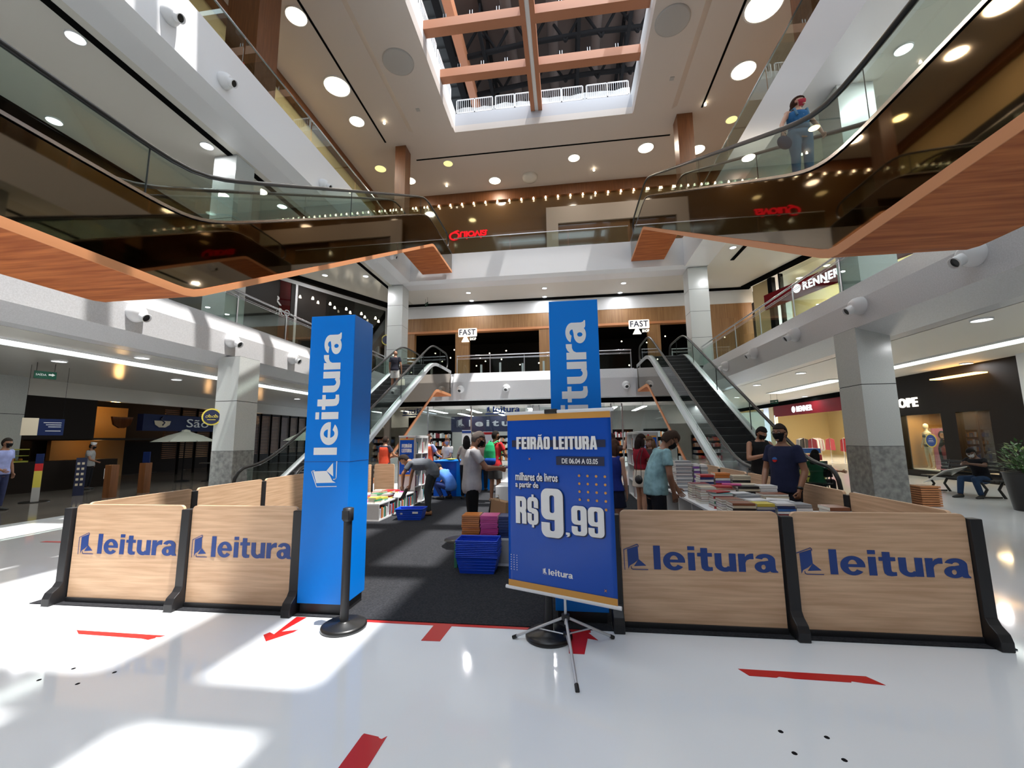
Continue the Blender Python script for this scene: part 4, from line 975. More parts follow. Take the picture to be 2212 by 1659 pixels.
# tall bookcases with sale posters
def bookcase(x0, x1, y0, y1, h, label, where, poster=True, op='right'):
    e = empty('bookcase', ((x0 + x1) / 2, (y0 + y1) / 2, .008), 0, label, 'bookcase')
    hx, hy = (x1 - x0) / 2, (y1 - y0) / 2
    MB().box(-hx, hx, -hy, hy, h - .03, h).build('top_board', 'white_laminate', e)
    MB().box(-hx, hx, -hy, -hy + .025, 0, h - .03).build('end_panel', 'grey_laminate', e); MB().box(-hx, hx, hy - .025, hy, 0, h - .03).build('end_panel', 'white_laminate', e)
    n = 4
    s = 1 if op == 'right' else -1
    MB().box(-s * hx, -s * (hx - .015), -hy, hy, 0, h - .03).build('back_board', 'grey_laminate', e)
    for i in range(n + 1):
        z = .02 + (h - .08) * i / n; MB().box(-hx + .01, hx, -hy + .02, hy - .02, z, z + .022).build('shelf', 'white_laminate', e)
    MB().box(-hx + .02, hx, -.012, .012, 0, h - .03).build('divider', 'white_laminate', e)
    for i in range(n):
        z = .02 + (h - .08) * i / n + .022
        for side in (0, 1):
            y = -hy + .03 + side * hy
            for q in range(6):
                t = .03 + .014 * ((q * 3 + i) % 3)
                if y + t > (0 if side == 0 else hy) - .03: break
                cc = ['white', 'maroon', 'green', 'cream', 'grey', 'red', 'blue'][(i * 5 + q * 3 + side) % 7]; hh = .24 + .04 * ((q + i) % 3) / 2
                stb(Matrix.Translation((e.location.x + s * (hx - .09), e.location.y + y + t / 2, z + .008)), .15, t, hh, cc)
                y += t + .003
    if poster:
        pw = hx * 1.62
        p = empty('sale_poster', (e.location.x, y0 - .006, .93), 0, 'small blue sale poster hung on the end of the ' + where, 'poster')
        q0 = p; p = MB().box(-pw / 2, pw / 2, -.004, .002, -.22, .70).build('sheet', 'banner_blue', q0)
        MB().box(-pw / 2, pw / 2, -.006, .003, .66, .70).box(-pw / 2, pw / 2, -.006, .003, -.22, -.18).build('band', 'gold_band', p)
        B = basis((0, -.0055, 0))
        m_, ww = impact('FEIRÃO'); place_word('title_text', m_, -pw * .36, pw * .36, .47, .56, p, B, 'letter_white')
        m_, ww = impact('LEITURA'); place_word('title_text', m_, -pw * .36, pw * .36, .355, .445, p, B, 'letter_white')
        MB().box(-pw * .2, pw * .22, -.0065, -.004, .29, .315).build('date_bar', 'navy_dark', p)
        m_, ww = impact('9,99'); place_word('price_text', m_, -pw * .1, pw * .34, .05, .2, p, B, 'letter_white')
        fit_text('offer_text', 'milhares de livros', -pw * .38, pw * .1, .22, .25, p, B, 'letter_white', .02)
        logo_text(p, None, -pw * .18, -.12, pw * .36, .03, B, 'letter_white')
        MB().box(-.02, .02, -.012, .004, .69, .73).build('clip', 'tape_red', q0)
    return e
bookcase(-4.16, -3.72, 10.0, 10.95, 1.69, 'tall white bookcase behind the bending man with a sale poster on its end', 'tall left bookcase')
bookcase(1.70, 2.16, 10.4, 12.4, 1.73, 'tall white bookcase at the right behind the women with a sale poster on its end', 'tall right bookcase', op='left')
o = STB.build('shelved_books', ['cover_' + c for c in STC]); tag(o, 'small books standing upright inside the white bookcases and the low left shelf', 'books', kind='stuff')
# checkout counter and things on it
e = empty('counter', (-3.42, 11.95, .008), 0, 'bright blue checkout counter in the middle distance', 'counter')
MB().box(-.36, .30, -.3, .5, 0, .96).build('body', 'banner_blue', e); MB().box(.30, .60, -.3, .5, 0, .96).build('side_body', 'column_blue', e)
MB().box(-.38, .62, -.32, .52, .96, .985).build('worktop', 'column_blue', e)
o = MB().lathe([(.04, 0), (.17, .03), (.18, .04), (.03, .045)], 20, (-3.35, 11.9, .995)).build('yellow_tray', 'cover_yellow'); tag(o, 'yellow tray on the blue checkout counter', 'tray')
e = empty('till_terminal', (-2.96, 12.1, .993), 0, 'black till terminal on the blue counter', 'till'); MB().box(-.1, .1, -.08, .08, 0, .07).build('base', 'black_plastic', e); MB().prism([(-.01, .06), (.02, .06), (.05, .26), (.02, .27)], 'x', -.12, .12).build('screen', 'black_plastic', e)
o = MB().box(-2.72, -2.42, 13.1, 13.5, .008, 1.35).build('blue_totem', 'column_blue'); tag(o, 'slim bright blue totem behind the counter', 'totem')
o = MB().box(-1.68, -.9, 9.75, 10.4, .008, .50).build('white_cube', 'white_laminate', bevel=.01); tag(o, 'low white display cube at the right of the aisle', 'display cube')
for i, (x, z, t) in enumerate(((-4.0, 1.72, 'white'), (-3.25, 1.66, 'red-topped'))):
    e = empty('notice', (x + .55, 14.2, z - .3), 0, '%s notice sheet on a stand behind the counter' % t, 'notice'); MB().box(-.16, .16, -.005, .005, 0, .48).build('sheet', 'paper_white', e); MB().box(-.16, .16, -.007, -.004, .38, .46).build('header', 'navy_ink' if i == 0 else 'tape_red', e); MB().box(-.015, .015, 0, .02, -(z - .3), 0).build('stem', 'steel_light', e)
# ------------------------------------------------------------------ glass storefront of the bookshop at the far end
struct('wall_back_room', MB().box(-11, 8.5, 34, 34.3, 0, 3.7).box(-11.2, -11, 24, 34, 0, 3.7).box(8.5, 8.7, 24, 34, 0, 3.7), 'grey_laminate')
xs = [-10.6, -8.2, -5.55, -1.9, -1.55, 2.5, 3.1, 6.2, 8.4]
for i in range(len(xs) - 1):
    e = empty('storefront_pane', ((xs[i] + xs[i + 1]) / 2, 24.0, 0), 0); e['kind'] = 'structure'; e['label'] = 'tall glass pane of the far shopfront'
    hw = (xs[i + 1] - xs[i]) / 2
    MB().box(-hw + .03, hw - .03, -.006, .006, .02, 3.36).build('glass', 'glass_shop', e)
    MB().box(-hw - .035, -hw + .035, -.05, .05, 0, 3.5).build('mullion', 'steel_brushed', e)
struct('trim_24', MB().box(-1.9, -1.55, 23.9, 24.1, 0, 3.4).box(-2.6, 2.4, 26.6, 27.0, 2.4, 3.7), 'white_paint')
for i, (x, y0, y1) in enumerate(((-8.4, 25, 27.4), (-6.0, 25, 27.6), (-4.3, 25.0, 27.4), (-4.9, 28.5, 31.5), (-2.2, 25, 27.4), (-.4, 25, 27), (2.9, 25.2, 28.4), (4.6, 25.2, 28.4), (6.6, 25, 28), (-7.6, 29, 32))):
    e = empty('tube_light', (x, (y0 + y1) / 2 + .6, 3.44), 0, 'long white tube light inside the far bookshop, %s' % ['first from left', 'second from left', 'third from left', 'deep one in the middle', 'fourth from left', 'fifth from left', 'sixth from left', 'seventh from left', 'rightmost', 'deep one at the left'][i], 'ceiling light', 'tube lights in the far bookshop')
    h = (y1 - y0) / 2 + .5; MB().box(-.13, .13, -h, h, -.05, -.03).build('tube', 'shop_tube', e); area('lamp', (x, (y0 + y1) / 2 + .6, 3.38), .24, 2 * h, 40, (1, .98, .95)); MB().box(-.16, .16, -h - .03, h + .03, -.03, 0).build('fitting', 'white_paint', e); MB().tube([(0, -h * .7, 0), (0, -h * .7, .26)], .008, 5).tube([(0, h * .7, 0), (0, h * .7, .26)], .008, 5).build('hanger', 'steel_dark', e)
e = empty('window_sign', (-3.65, 23.97, 3.0), 0, 'blue wordmark lettering on the far shop glass', 'sign')
logo_text(e, None, -1.0, .12, 1.98, .34, basis((0, 0, 0)), 'navy_ink', .05); MB().box(-1.05, 1.0, -.004, 0, 0, .07).build('underline', 'navy_ink', e)
e = empty('shop_sign', (-4.4, 26.6, 2.05), 0, 'dark navy sign board with pale spaced lettering inside the far bookshop', 'sign')
MB().box(-3.1, 2.4, 0, .2, 0, 1.0).build('board', 'navy_dark', e)
B = basis((0, -.01, 0)); mb = logo_mb(-2.7, .32, .52, .01); mb.xf(B); mb.build('logo', 'steel_light', e)
fit_text('lettering', 'leitura', -1.9, 2.1, .34, .78, e, B, 'steel_light', .03, 1.35, .01)
# shelves and counters inside the far shop
for i, (x0, x1, y, h, c) in enumerate(((-10, -8.2, 29, 2.2, 'maroon'), (-7.6, -6.4, 31, 1.9, 'navy'), (-5.6, -3.8, 30.5, 1.8, 'grey'), (-3.2, -1.4, 31, 1.7, 'red'), (.5, 2.2, 30, 1.8, 'blue'), (3.0, 4.4, 28.5, 2.1, 'maroon'), (4.9, 6.4, 27.5, 2.1, 'white'), (6.8, 8.2, 27, 2.2, 'brown'))):
    e = empty('shop_shelf', ((x0 + x1) / 2, y, 0), 0, 'dim merchandise shelf inside the far shop, %s from the left' % ['first', 'second', 'third', 'fourth', 'fifth', 'sixth', 'seventh', 'eighth'][i], 'shelf', 'merchandise shelves in the far shop'); hw = (x1 - x0) / 2
    m = MB().box(-hw, hw, .1, .4, 0, .05).box(-hw, hw, .36, .4, 0, h)
    for q in range(5): m.box(-hw, hw, 0, .38, h * q / 4 - .02 + .02, h * q / 4 + .02)
    m.build('frame', 'steel_dark', e)
    m = MB()
    for q in range(4):
        x = -hw + .03
        while x < hw - .1:
            w_ = random.uniform(.04, .14); hh = random.uniform(.2, .36) * h / 2
            m.box(x, x + w_ - .01, .02, .3, h * q / 4 + .02, h * q / 4 + .02 + hh, random.randrange(4)); x += w_
    o = m.build('goods', ['cover_' + c, 'cover_white', 'cover_orange', 'cover_grey'], e); o['kind'] = 'stuff'
# lit boxes on the shopfront of the second level
def box_sign(x, z, label):
    e = empty('box_sign', (x, 25.87, z), 0, label, 'sign', 'illuminated white box signs')
    MB().box(-.62, .62, 0, .12, -.04, .52).build('light_box', 'sign_white', e, bevel=.05)
    MB().prism([(-.4, -.38), (.12, -.38), (-.14, .12)], 'y', 0, .12).build('triangle', 'sign_white', e)
    B = basis((0, -.004, 0)); fit_text('lettering', 'FAST', -.54, .54, .06, .44, e, B, 'navy_dark', .02, 1.1)
    fit_text('lettering', 'SHOP', .16, .58, -.30, -.12, e, B, 'sign_white', .03, 1.1, .02)
    return e
box_sign(-6.25, 8.25, 'white lit shop sign at the left above the second level railing')
box_sign(4.62, 8.3, 'white lit shop sign at the right above the second level railing')
bl = MB().ell((0, 0, 0), (.045, .045, .045), 8, 6).mesh('bulb', 'lamp_spot')
random.seed(3)
for k in range(34):
    x = -9.4 + 17 * ((k * 0.618) % 1); z = 8.62 if k % 3 == 0 else 6.1 + 2.2 * ((k * .37) % 1); y = 26.1 if k % 3 == 0 else 26.8 + 4 * ((k * .29) % 1)
    o = bpy.data.objects.new('pendant_bulb', bl); COL.objects.link(o); o.location = (x, y, z); tag(o, 'tiny warm bulb glowing in the dark second level shop', 'light bulb', 'warm bulbs in the dark shop openings')
for i, (x, y, z) in enumerate(((-3.6, 28, 5.95), (-3.3, 27.4, 5.7))): disc_light('pendant_lamp', (x, y, z), .3, 'lamp_amber', 'wide warm pendant lamp in the middle shop opening, %s' % ['upper', 'lower'][i])
for i, x in enumerate((-5.2, -4.0, -2.6, -1.3, 4.5)):
    o = MB().box(x - .06, x + .06, 25.2, 25.3, 5.2, 6.2 + .1 * (i % 2)).build('security_gate', 'steel_light'); tag(o, 'pale upright security gate at the second level shop entrance, %s from the left' % ['first', 'second', 'third', 'fourth', 'fifth'][i], 'security gate')
# left second level: store glass facade with frames and spotlights
def quadwall(name, A, B, z0, z1, t, mat, label=None, parent=None, kind=None):
    A = Vector((*A, 0)); B = Vector((*B, 0)); d = (B - A); rz = math.atan2(d.y, d.x); L = d.length
    o = MB().box(0, L, 0, t, z0, z1).build(name, mat, parent); o.location = (A.x, A.y, 0); o.rotation_euler = (0, 0, rz)
    if label: o['label'] = label
    if kind: o['kind'] = kind
    return o
e = empty('store_window', (-14.53, 20.2, 5.2), math.atan2(5.4, 2.83), 'dark glass store window with white frames on the left second level', 'store window'); e['kind'] = 'structure'
L = 6.1
m = MB().box(-2.0, L, -.06, -.0, 4.9, 5.1)
for x in (-1.9, 0.0, L - .1): m.box(x, x + .12, -.06, 0, 0, 4.95)
m.build('frame', 'grey_laminate', e)
MB().box(-2, L, -.02, -.01, 0, 4.95).build('glass', 'glass_shop', e)
MB().box(-2, 0, .0, .05, 1.6, 4.9).build('banner_panel', 'maroon', e)
sgn = basis((-.95, -.075, 0)); fit_text('lettering', 'ARERO', -.75, .7, 3.0, 3.35, e, sgn, 'grey_laminate', .0, 1.2); fit_text('lettering', 'R', -.25, .25, 3.5, 4.0, e, sgn, 'grey_laminate', .0)
o = MB().box(L - .02, L + .16, -.15, .1, 0, 5.2).build('frame_post', 'dark_gap', e)
for k in range(11):
    o = bpy.data.objects.new('spotlight', sp); COL.objects.link(o); t = .06 + .085 * k; o.location = (-14.45 + 2.83 * t + (.25 if k % 2 else -.1), 20.2 + 5.4 * t - .1 - (0.2 if k % 2 else 0), 9.4 - .02 * k); tag(o, 'tiny spotlight behind the left second level store window', 'spotlight', 'spotlights in the left store window')
e = empty('round_sign', (-11.55, 25.45, 8.1), R_(20), 'small round yellow-rimmed hygiene notice left of the white pillar', 'sign'); m = MB().lathe([(.36, 0), (.36, .03)], 24); m.xf(Matrix.Rotation(R_(90), 4, 'X')); m.build('rim', 'cover_yellow', e); m = MB().lathe([(.30, 0), (.30, .04)], 24); m.xf(Matrix.Rotation(R_(90), 4, 'X')); m.build('face', 'navy_dark', e)
# right second level store with cream interior, maroon sign
A2 = (11.17, 25.42); B2 = (16.0, 10.65)
d2 = Vector((B2[0] - A2[0], B2[1] - A2[1], 0)); rz2 = math.atan2(d2.y, d2.x); L2_ = d2.length
e = empty('department_store', (A2[0], A2[1], 5.2), rz2, 'cream lit department store front on the right second level with a maroon sign', 'shopfront'); e['kind'] = 'structure'
MB().box(0, L2_, 2.6, 2.8, 0, 5.2).build('back_wall', 'cream_wall', e)
MB().box(0, 1.15, 0, .1, 0, 5.2).build('side_panel', 'cream_wall', e)
MB().box(1.15, 1.45, -.05, .2, 0, 5.2).box(1.9, 1.98, -.05, .2, 0, 5.2).build('mullion', 'steel_dark', e)
MB().box(.9, L2_, -.12, -.02, 3.45, 4.3).build('sign_band', 'maroon', e)
MB().box(2, L2_, -.01, .0, 0, 5.2).build('glass', 'glass_clear', e)
Bs = basis((0, -.135, 0)); fit_text('lettering', 'RENNER', 3.45, 5.4, 3.72, 4.12, e, Bs, 'sign_blue_white', .02, 1.1, .02)
mb = MB().lathe([(.22, 0), (.22, .02)], 20, (3.1, 3.92, 0)); mb.xf(Bs); mb.build('emblem', 'sign_blue_white', e)
for k in range(4): disc_light('downlight', (12.9 + .5 * k, 23.8 - 1.6 * k, 10.2), .16, 'lamp_warm', pw=110, label='warm downlight inside the right second level store, ' + ['farthest', 'third', 'second', 'nearest'][k])
# ------------------------------------------------------------------ ground floor right: department store, lingerie shop
e = empty('department_store', (14.6, 24, 0), 0, 'brightly lit ground floor department store with a maroon sign band', 'shopfront'); e['kind'] = 'structure'
MB().box(7, 7.2, -3.2, 14, 0, 3.8).box(0, 7, 13.9, 14, 0, 3.8).box(0, 7, -3.2, -3.1, 0, 3.8).build('interior_wall', 'cream_wall', e)
MB().box(-.05, .1, -.5, 7.6, 2.9, 3.62).build('sign_band', 'maroon', e)
MB().box(-.1, .05, -4, 14, 3.62, 3.88).build('dark_band', 'dark_gap', e)
MB().box(-.05, .1, 7.7, 8.3, 0, 3.6).build('cream_pier', 'cream_wall', e)
MB().box(-.06, .12, 8.3, 9.1, 0, 3.6).box(-.06, .12, 7.45, 7.6, 0, 3.0).build('steel_pier', 'steel_brushed', e)
MB().box(-.01, .0, 9.1, 13.5, 0, 3.5).build('glass', 'glass_clear', e)
Br = basis((-.065, 0, 0), (0, -1, 0)); fit_text('lettering', 'RENNER', -4.6, -2.9, 3.08, 3.42, e, Br, 'sign_blue_white', .015, 1.05, .02)
mb = MB().lathe([(.20, 0), (.20, .02)], 20, (-4.95, 3.25, 0)); mb.xf(Br); mb.build('emblem', 'sign_blue_white', e)
for i, (x, y) in enumerate(((16.5, 25), (16.5, 28), (16.5, 31), (18.5, 26.5), (18.5, 30))):
    o = MB().box(x - .6, x + .6, y - .12, y + .12, 3.3, 3.34).build('panel_light', 'lamp_warm'); area('lamp', (x, y, 3.28), 1.2, .24, 130, (1, .86, .62)); tag(o, 'flat warm light panel inside the ground floor department store, %s' % ['near front', 'middle front', 'far front', 'near back', 'far back'][i], 'ceiling light')
random.seed(11)
for i, (x, y, w_, c) in enumerate(((15.8, 25.2, 1.2, 'white'), (16.6, 27.0, 1.4, 'red'), (15.6, 28.8, 1.2, 'grey'), (17.2, 30.2, 1.4, 'cream'), (16.0, 31.2, 1.0, 'black'), (18.5, 25.5, 1.6, 'orange'))):
    e = empty('clothes_rack', (x, y, 0), R_(20 * i), 'clothes rack with mixed garments in the department store, %s' % ['nearest the sign end', 'second', 'third', 'fourth', 'fifth', 'deepest'][i], 'clothes rack', 'clothes racks in the department store')
    MB().tube([(-w_ / 2, 0, 1.4), (w_ / 2, 0, 1.4)], .02, 6).tube([(-w_ / 2, 0, 0), (-w_ / 2, 0, 1.4)], .02, 6).tube([(w_ / 2, 0, 0), (w_ / 2, 0, 1.4)], .02, 6).build('frame', 'chrome', e)
    m = MB(); n = 12
    for q in range(n):
        xx = -w_ / 2 + .06 + q * (w_ - .1) / n; m.prism([(-.22, 1.30), (0, 1.40), (.22, 1.30), (.26, .65 + .1 * (q % 3)), (-.26, .6 + .1 * (q % 2))], 'x', xx, xx + .05, random.randrange(4))
    o = m.build('garments', ['cover_' + c, 'cover_white', 'cover_maroon', 'cover_grey'], e); o['kind'] = 'stuff'
e = empty('kids_display', (7.35, 14.0, 0), 0, 'striped blue, red and yellow display stand beside the right escalator foot', 'display stand')
for i, (c, h) in enumerate((('yellow', .55), ('cream', .25), ('red', .16), ('blue', .14))):
    z = [0, .55, .85, 1.06][i]; MB().box(-.28 + .02 * i, .28 - .02 * i, -.2, .2, z, z + h).build('tier', 'cover_' + c, e)
# lingerie shop
e = empty('lingerie_shop', (13.3, 16, 0), 0, 'dark brown lingerie shop front with two lit windows', 'shopfront'); e['kind'] = 'structure'
m = MB().box(0, .25, -2.3, 2.95, 2.33, 3.88).box(0, .25, 2.65, 2.95, .22, 2.33).box(0, .25, .22, .80, .22, 2.33).box(0, .25, -2.3, -.95, .22, 2.33).box(0, .25, -2.3, 2.95, 0, .22)
m.build('facade', 'dark_wall', e)
MB().box(1.6, 1.7, -2.3, 3, 0, 3.5).box(.25, 1.7, 2.9, 3, 0, 3.5).box(.25, 1.7, -1.2, -1.1, 0, 3.5).build('window_back', 'amber_wall', e)
MB().box(.25, 1.7, -1.2, 3, 2.40, 2.44).build('soffit', 'cream_wall', e)
MB().box(.25, 1.7, .3, .8, 0, 2.4).build('divider', 'dark_wall', e)
MB().box(.25, 1.7, -1.2, 3, 0, .25).build('plinth', 'white_laminate', e)
MB().box(.1, .11, .8, 2.65, .22, 2.33).build('window_glass', 'glass_clear', e); MB().box(.1, .11, -.95, .22, .22, 2.33).build('window_glass', 'glass_clear', e)
Bh = basis((-.03, 0, 0), (0, -1, 0)); fit_text('lettering', 'HOPE', -2.95, -1.68, 2.63, 3.0, e, Bh, 'sign_white', .03, 1.1, .03)
area('lamp', (13.85, 17.7, 2.38), .35, 1.6, 75, (1, .70, .42)); area('lamp', (13.95, 15.6, 2.38), .35, 1.0, 75, (1, .60, .32))
o = MB().box(12.95, 13.3, 14.9, 16.6, 3.5, 3.54).build('strip_light', 'lamp_amber'); tag(o, 'thin amber light strip under the canopy of the lingerie shop', 'light strip')
struct('wall_right_pier', MB().box(13.2, 13.6, 9, 13.6, 0, 3.88), 'cream_wall')
struct('trim_25', MB().box(13.05, 13.25, 13.2, 13.75, 0, 3.88), 'white_paint')
struct('wall_right_far', MB().box(22, 22.3, -16, 44, 0, 3.9), 'cream_wall')
e = empty('fashion_poster', (13.9, 17.55, .25), 0, 'tall pink fashion poster of a woman in a dark coat in the shop window', 'poster')
MB().box(0, .02, -.62, .52, 0, 1.55).build('sheet', pmat('poster_pink', (.50, .17, .25), .5), e)
m = MB().prism([(-.3, .1), (.25, .1), (.32, .8), (.15, 1.15), (-.1, 1.12), (-.38, .7)], 'x', -.006, 0).build('coat', 'cover_black', e)
MB().prism([(-.08, .5), (.12, .35), (.2, .8), (.02, .95)], 'x', -.010, -.006).build('sweater', 'cover_maroon', e)
mm = MB().lathe([(.105, 0), (.105, .004)], 18, (0, 0, 0)); mm.xf(Matrix.Translation((-.008, .06, 1.28)) @ Matrix.Rotation(R_(-90), 4, 'Y')); mm.build('face', pmat('skin_print', (.42, .22, .15), .5), e)
mm = MB().lathe([(.155, 0), (.155, .003)], 18); mm.xf(Matrix.Translation((-.003, .08, 1.30)) @ Matrix.Rotation(R_(-90), 4, 'Y')); mm.build('hair', 'cover_black', e)
e = empty('round_sticker', (13.38, 17.45, 1.35), 0, 'round navy sticker with a yellow rim on the shop window glass', 'sticker')
for r, mt, dx in ((.25, 'cover_yellow', 0), (.215, 'navy_ink', -.004)):
    mm = MB().lathe([(r, 0), (r, .004)], 28); mm.xf(Matrix.Translation((dx, 0, 0)) @ Matrix.Rotation(R_(-90), 4, 'Y')); mm.build('disc', mt, e)
MB().box(-.012, -.008, -.1, .1, .0, .015).box(-.012, -.008, -.12, .12, -.05, -.04).box(-.012, -.008, -.08, .08, .07, .08).build('print', 'letter_white', e)
random.seed(5)
for r in range(3):
    for q in range(4):
        y = 14.95 + q * .36; z = .85 + r * .5
        m = MB()
        for s in (-1, 1): m.ell((0, s * .085, 0), (.08, .09, .095), 10, 6); m.tube([(0, s * .085, .08), (-.01, s * .06, .24)], .008, 4)
        m.box(-.01, .01, -.17, .17, -.11, -.07)
        o = m.build('bra', ['cover_cream', 'cover_black', 'cover_maroon', 'cover_white', 'cover_brown'][(r * 2 + q) % 5]); o.location = (14.5, y, z)
        tag(o, '%s bra hung in the right shop window, %s row, %s' % (['cream', 'black', 'maroon', 'white', 'brown'][(r * 2 + q) % 5], ['lowest', 'middle', 'top'][r], ['nearest', 'second', 'third', 'fourth', 'fifth'][q]), 'bra', 'bras hung in the right shop window')
# bench, sign board, plant
e = empty('bench', (10.3, 12.65, 0), R_(90), 'dark park-style bench outside the lingerie shop', 'bench')
m = MB()
for q in range(5): m.box(-1.0, 1.0, -.28 + q * .105, -.20 + q * .105, .42, .45)
m.build('seat', 'black_plastic', e)
m = MB()
for q in range(4): m.box(-1.0, 1.0, -.33 - .02 * q, -.30 - .02 * q, .50 + q * .1, .57 + q * .1)
m.build('backrest', 'black_plastic', e)
for x in (-.75, .75):
    m = MB().tube([(x, -.28, .0), (x, -.16, .22), (x, -.28, .42), (x, -.40, .88)], .03, 8).tube([(x, .24, 0), (x, .1, .22), (x, .22, .42)], .03, 8).tube([(x, -.2, .03), (x, .2, .03)], .02, 8); m.build('leg', 'black_plastic', e)
e = empty('notice_board', (10.3, 13.15, .47), R_(90), 'white social distancing notice board lying on the bench', 'notice board')
m = MB().box(-.42, .42, -.3, .3, 0, .015); m.xf(Matrix.Rotation(R_(28), 4, 'Y') @ Matrix.Rotation(R_(-10), 4, 'X')); m.build('board', 'paper_white', e)
m = MB().box(-.25, .25, -.06, .06, .016, .018).box(-.2, .2, .12, .135, .016, .018).box(-.25, .2, -.16, -.14, .016, .018); m.xf(Matrix.Rotation(R_(28), 4, 'Y') @ Matrix.Rotation(R_(-10), 4, 'X')); m.build('print', 'navy_ink', e)
e = empty('potted_plant', (9.45, 10.15, 0), 0, 'leafy green plant in a tall black pot at the right edge', 'plant')
MB().lathe([(.24, 0), (.33, .75), (.35, .78), (.30, .78), (.29, .70)], 24, cap=False).lathe([(.29, .70), (.01, .71)], 24, cap=False).build('pot', 'black_plastic', e)
pmat('leaf', (.045, .13, .03), .45); pmat('leaf_light', (.22, .32, .10), .45)
random.seed(21); m = MB()
for k in range(260):
    a = random.uniform(0, 6.28); r = random.uniform(.05, .42); z = .8 + random.uniform(0, .65) * (1.1 - r); c = Vector((r * math.cos(a), r * math.sin(a), z)); d = Vector((math.cos(a) * .7, math.sin(a) * .7, random.uniform(-.3, .8))).normalized(); s_ = d.cross(Vector((0, 0, 1))).normalized() * .025; t = c + d * random.uniform(.08, .16)
    m.add([c, c.lerp(t, .5) + s_, t, c.lerp(t, .5) - s_], [(0, 1, 2, 3)], 0 if k % 6 else 1, True)
m.build('foliage', ['leaf', 'leaf_light'], e)
m = MB()
for k in range(14): a = k * .45; m.tube([(0, 0, .7), (.12 * math.cos(a), .12 * math.sin(a), 1.0), (.3 * math.cos(a), .3 * math.sin(a), 1.25)], .006, 5)
m.build('stems', 'leaf', e)
e = empty('slatted_bin', (7.95, 10.75, 0), 0, 'orange-brown slatted wooden bin behind the right marble pillar', 'bin')
m = MB()
for q in range(9): m.box(-.2, .2, -.2, .2, .01 + q * .05, .045 + q * .05)
m.build('slats', 'wood_edge', e); MB().box(-.17, .17, -.17, .17, 0, .45).build('liner', 'wood_pillar', e)
e = empty('escalator_notice', (5.45, 8.75, .26), R_(0), 'white notice panel on the foot of the right escalator', 'notice'); m = MB().prism([(-.02, -.25), (.02, -.25), (.02, .2), (-.02, .28)], 'y', 0, .005); m.xf(Matrix.Diagonal((8, 1, 1, 1))); m.build('sheet', 'paper_white', e)
MB().box(-.1, .05, -.003, 0, .08, .1).box(-.1, .1, -.003, 0, .02, .035).box(-.1, .08, -.003, 0, -.05, -.035).build('print', 'navy_ink', e)
# exit signs
for loc, rz, t in (((-14.7, 9.9, 3.55), R_(70), 'left aisle'), ((11.4, 24.6, 3.45), R_(-60), 'right aisle near the department store'), ((-8.6, 24.6, 10.1), R_(-50), 'far left of the second level soffit')):
    e = empty('exit_sign', loc, rz, 'small green exit sign hanging from the ceiling, ' + t, 'sign'); MB().box(-.22, .22, -.02, .02, -.12, .09).build('plate', pmat('exit_green', (.004, .035, .02), .6, spec=.1), e)
    fit_text('lettering', 'SAÍDA', -.19, .02, -.04, .03, e, basis((0, -.022, 0)), 'grey_laminate', .0); MB().prism([(.06, -.02), (.13, -.02), (.13, -.045), (.19, 0), (.13, .045), (.13, .02), (.06, .02)], 'y', -.024, -.02).build('arrow', 'grey_laminate', e); MB().tube([(-.18, 0, .09), (-.18, 0, .43)], .006, 5).tube([(.18, 0, .09), (.18, 0, .43)], .006, 5).build('hanger', 'steel_dark', e)
pmat('navy_dim', (.006, .016, .075), .5, spec=.2)
# ------------------------------------------------------------------ cafe on the left
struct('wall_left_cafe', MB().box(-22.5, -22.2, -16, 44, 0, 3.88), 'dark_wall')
struct('wall_left_beam', MB().box(-18.9, -18.7, -16, 44, 3.30, 3.88), 'ceiling_gloss')
e = empty('cafe_front', (-18.8, 17, 0), 0, 'dark cafe with amber lit back wall and slatted blinds', 'cafe'); e['kind'] = 'structure'
MB().box(-3.2, -3.0, -1.8, 1.2, 0, 3.3).build('amber_wall', 'amber_wall', e)
MB().box(-.1, .1, -5.8, -2.6, 1.75, 3.3).build('dark_header', 'dark_wall', e)
MB().box(-3.2, .1, -2.6, 5.6, 1.72, 1.80).build('canopy', 'dark_wall', e)
for k in range(12):
    y = 1.3 + k * .95
    m = MB()
    for q in range(26): m.box(-1.0, -.95, y, y + .72, .8 + q * .095, .84 + q * .095)
    m.build('blind', 'wood_front' if k % 3 else 'wood_pillar', e); MB().box(-.93, -.86, y + .75, y + .83, 0, 3.4).build('post', 'dark_gap', e)
point('cafe_lamp', (-20.6, 16.6, 3.0), 42, (1, .58, .20)); point('cafe_lamp', (-20.8, 16.2, 1.6), 16, (1, .55, .2)); point('cafe_lamp', (-20.6, 21.5, 2.6), 26, (1, .55, .22)); point('cafe_lamp', (-20.5, 25.5, 2.6), 20, (1, .55, .22)); point('cafe_lamp', (-20.5, 12.0, 2.2), 14, (1, .6, .3))
e = empty('cafe_sign', (-18.5, 19.5, 2.12), 0, 'navy cafe sign box with a cup emblem and pale lettering', 'sign')
MB().box(-.3, 0, -3.38, 3.2, 0, .74).build('box', 'navy_dim', e)
Bc = basis((.01, 0, 0), (0, 1, 0)); fit_text('lettering', 'São Braz', -1.27, 1.95, .20, .60, e, Bc, 'steel_light', .0, 1.0, .02)
mb = MB().prism([(-2.9, .46), (-2.1, .46), (-2.15, .28), (-2.35, .16), (-2.65, .16), (-2.85, .28)], 'z', 0, .02); mb.xf(Bc); mb.build('emblem', 'cover_cream', e)
mb = MB().tube([(-2.5, .66, .02), (-2.6, .54, .02), (-2.4, .38, .02), (-2.5, .25, .02)], .035, 6); mb.xf(Bc); mb.build('steam_mark', 'navy_dark', e)
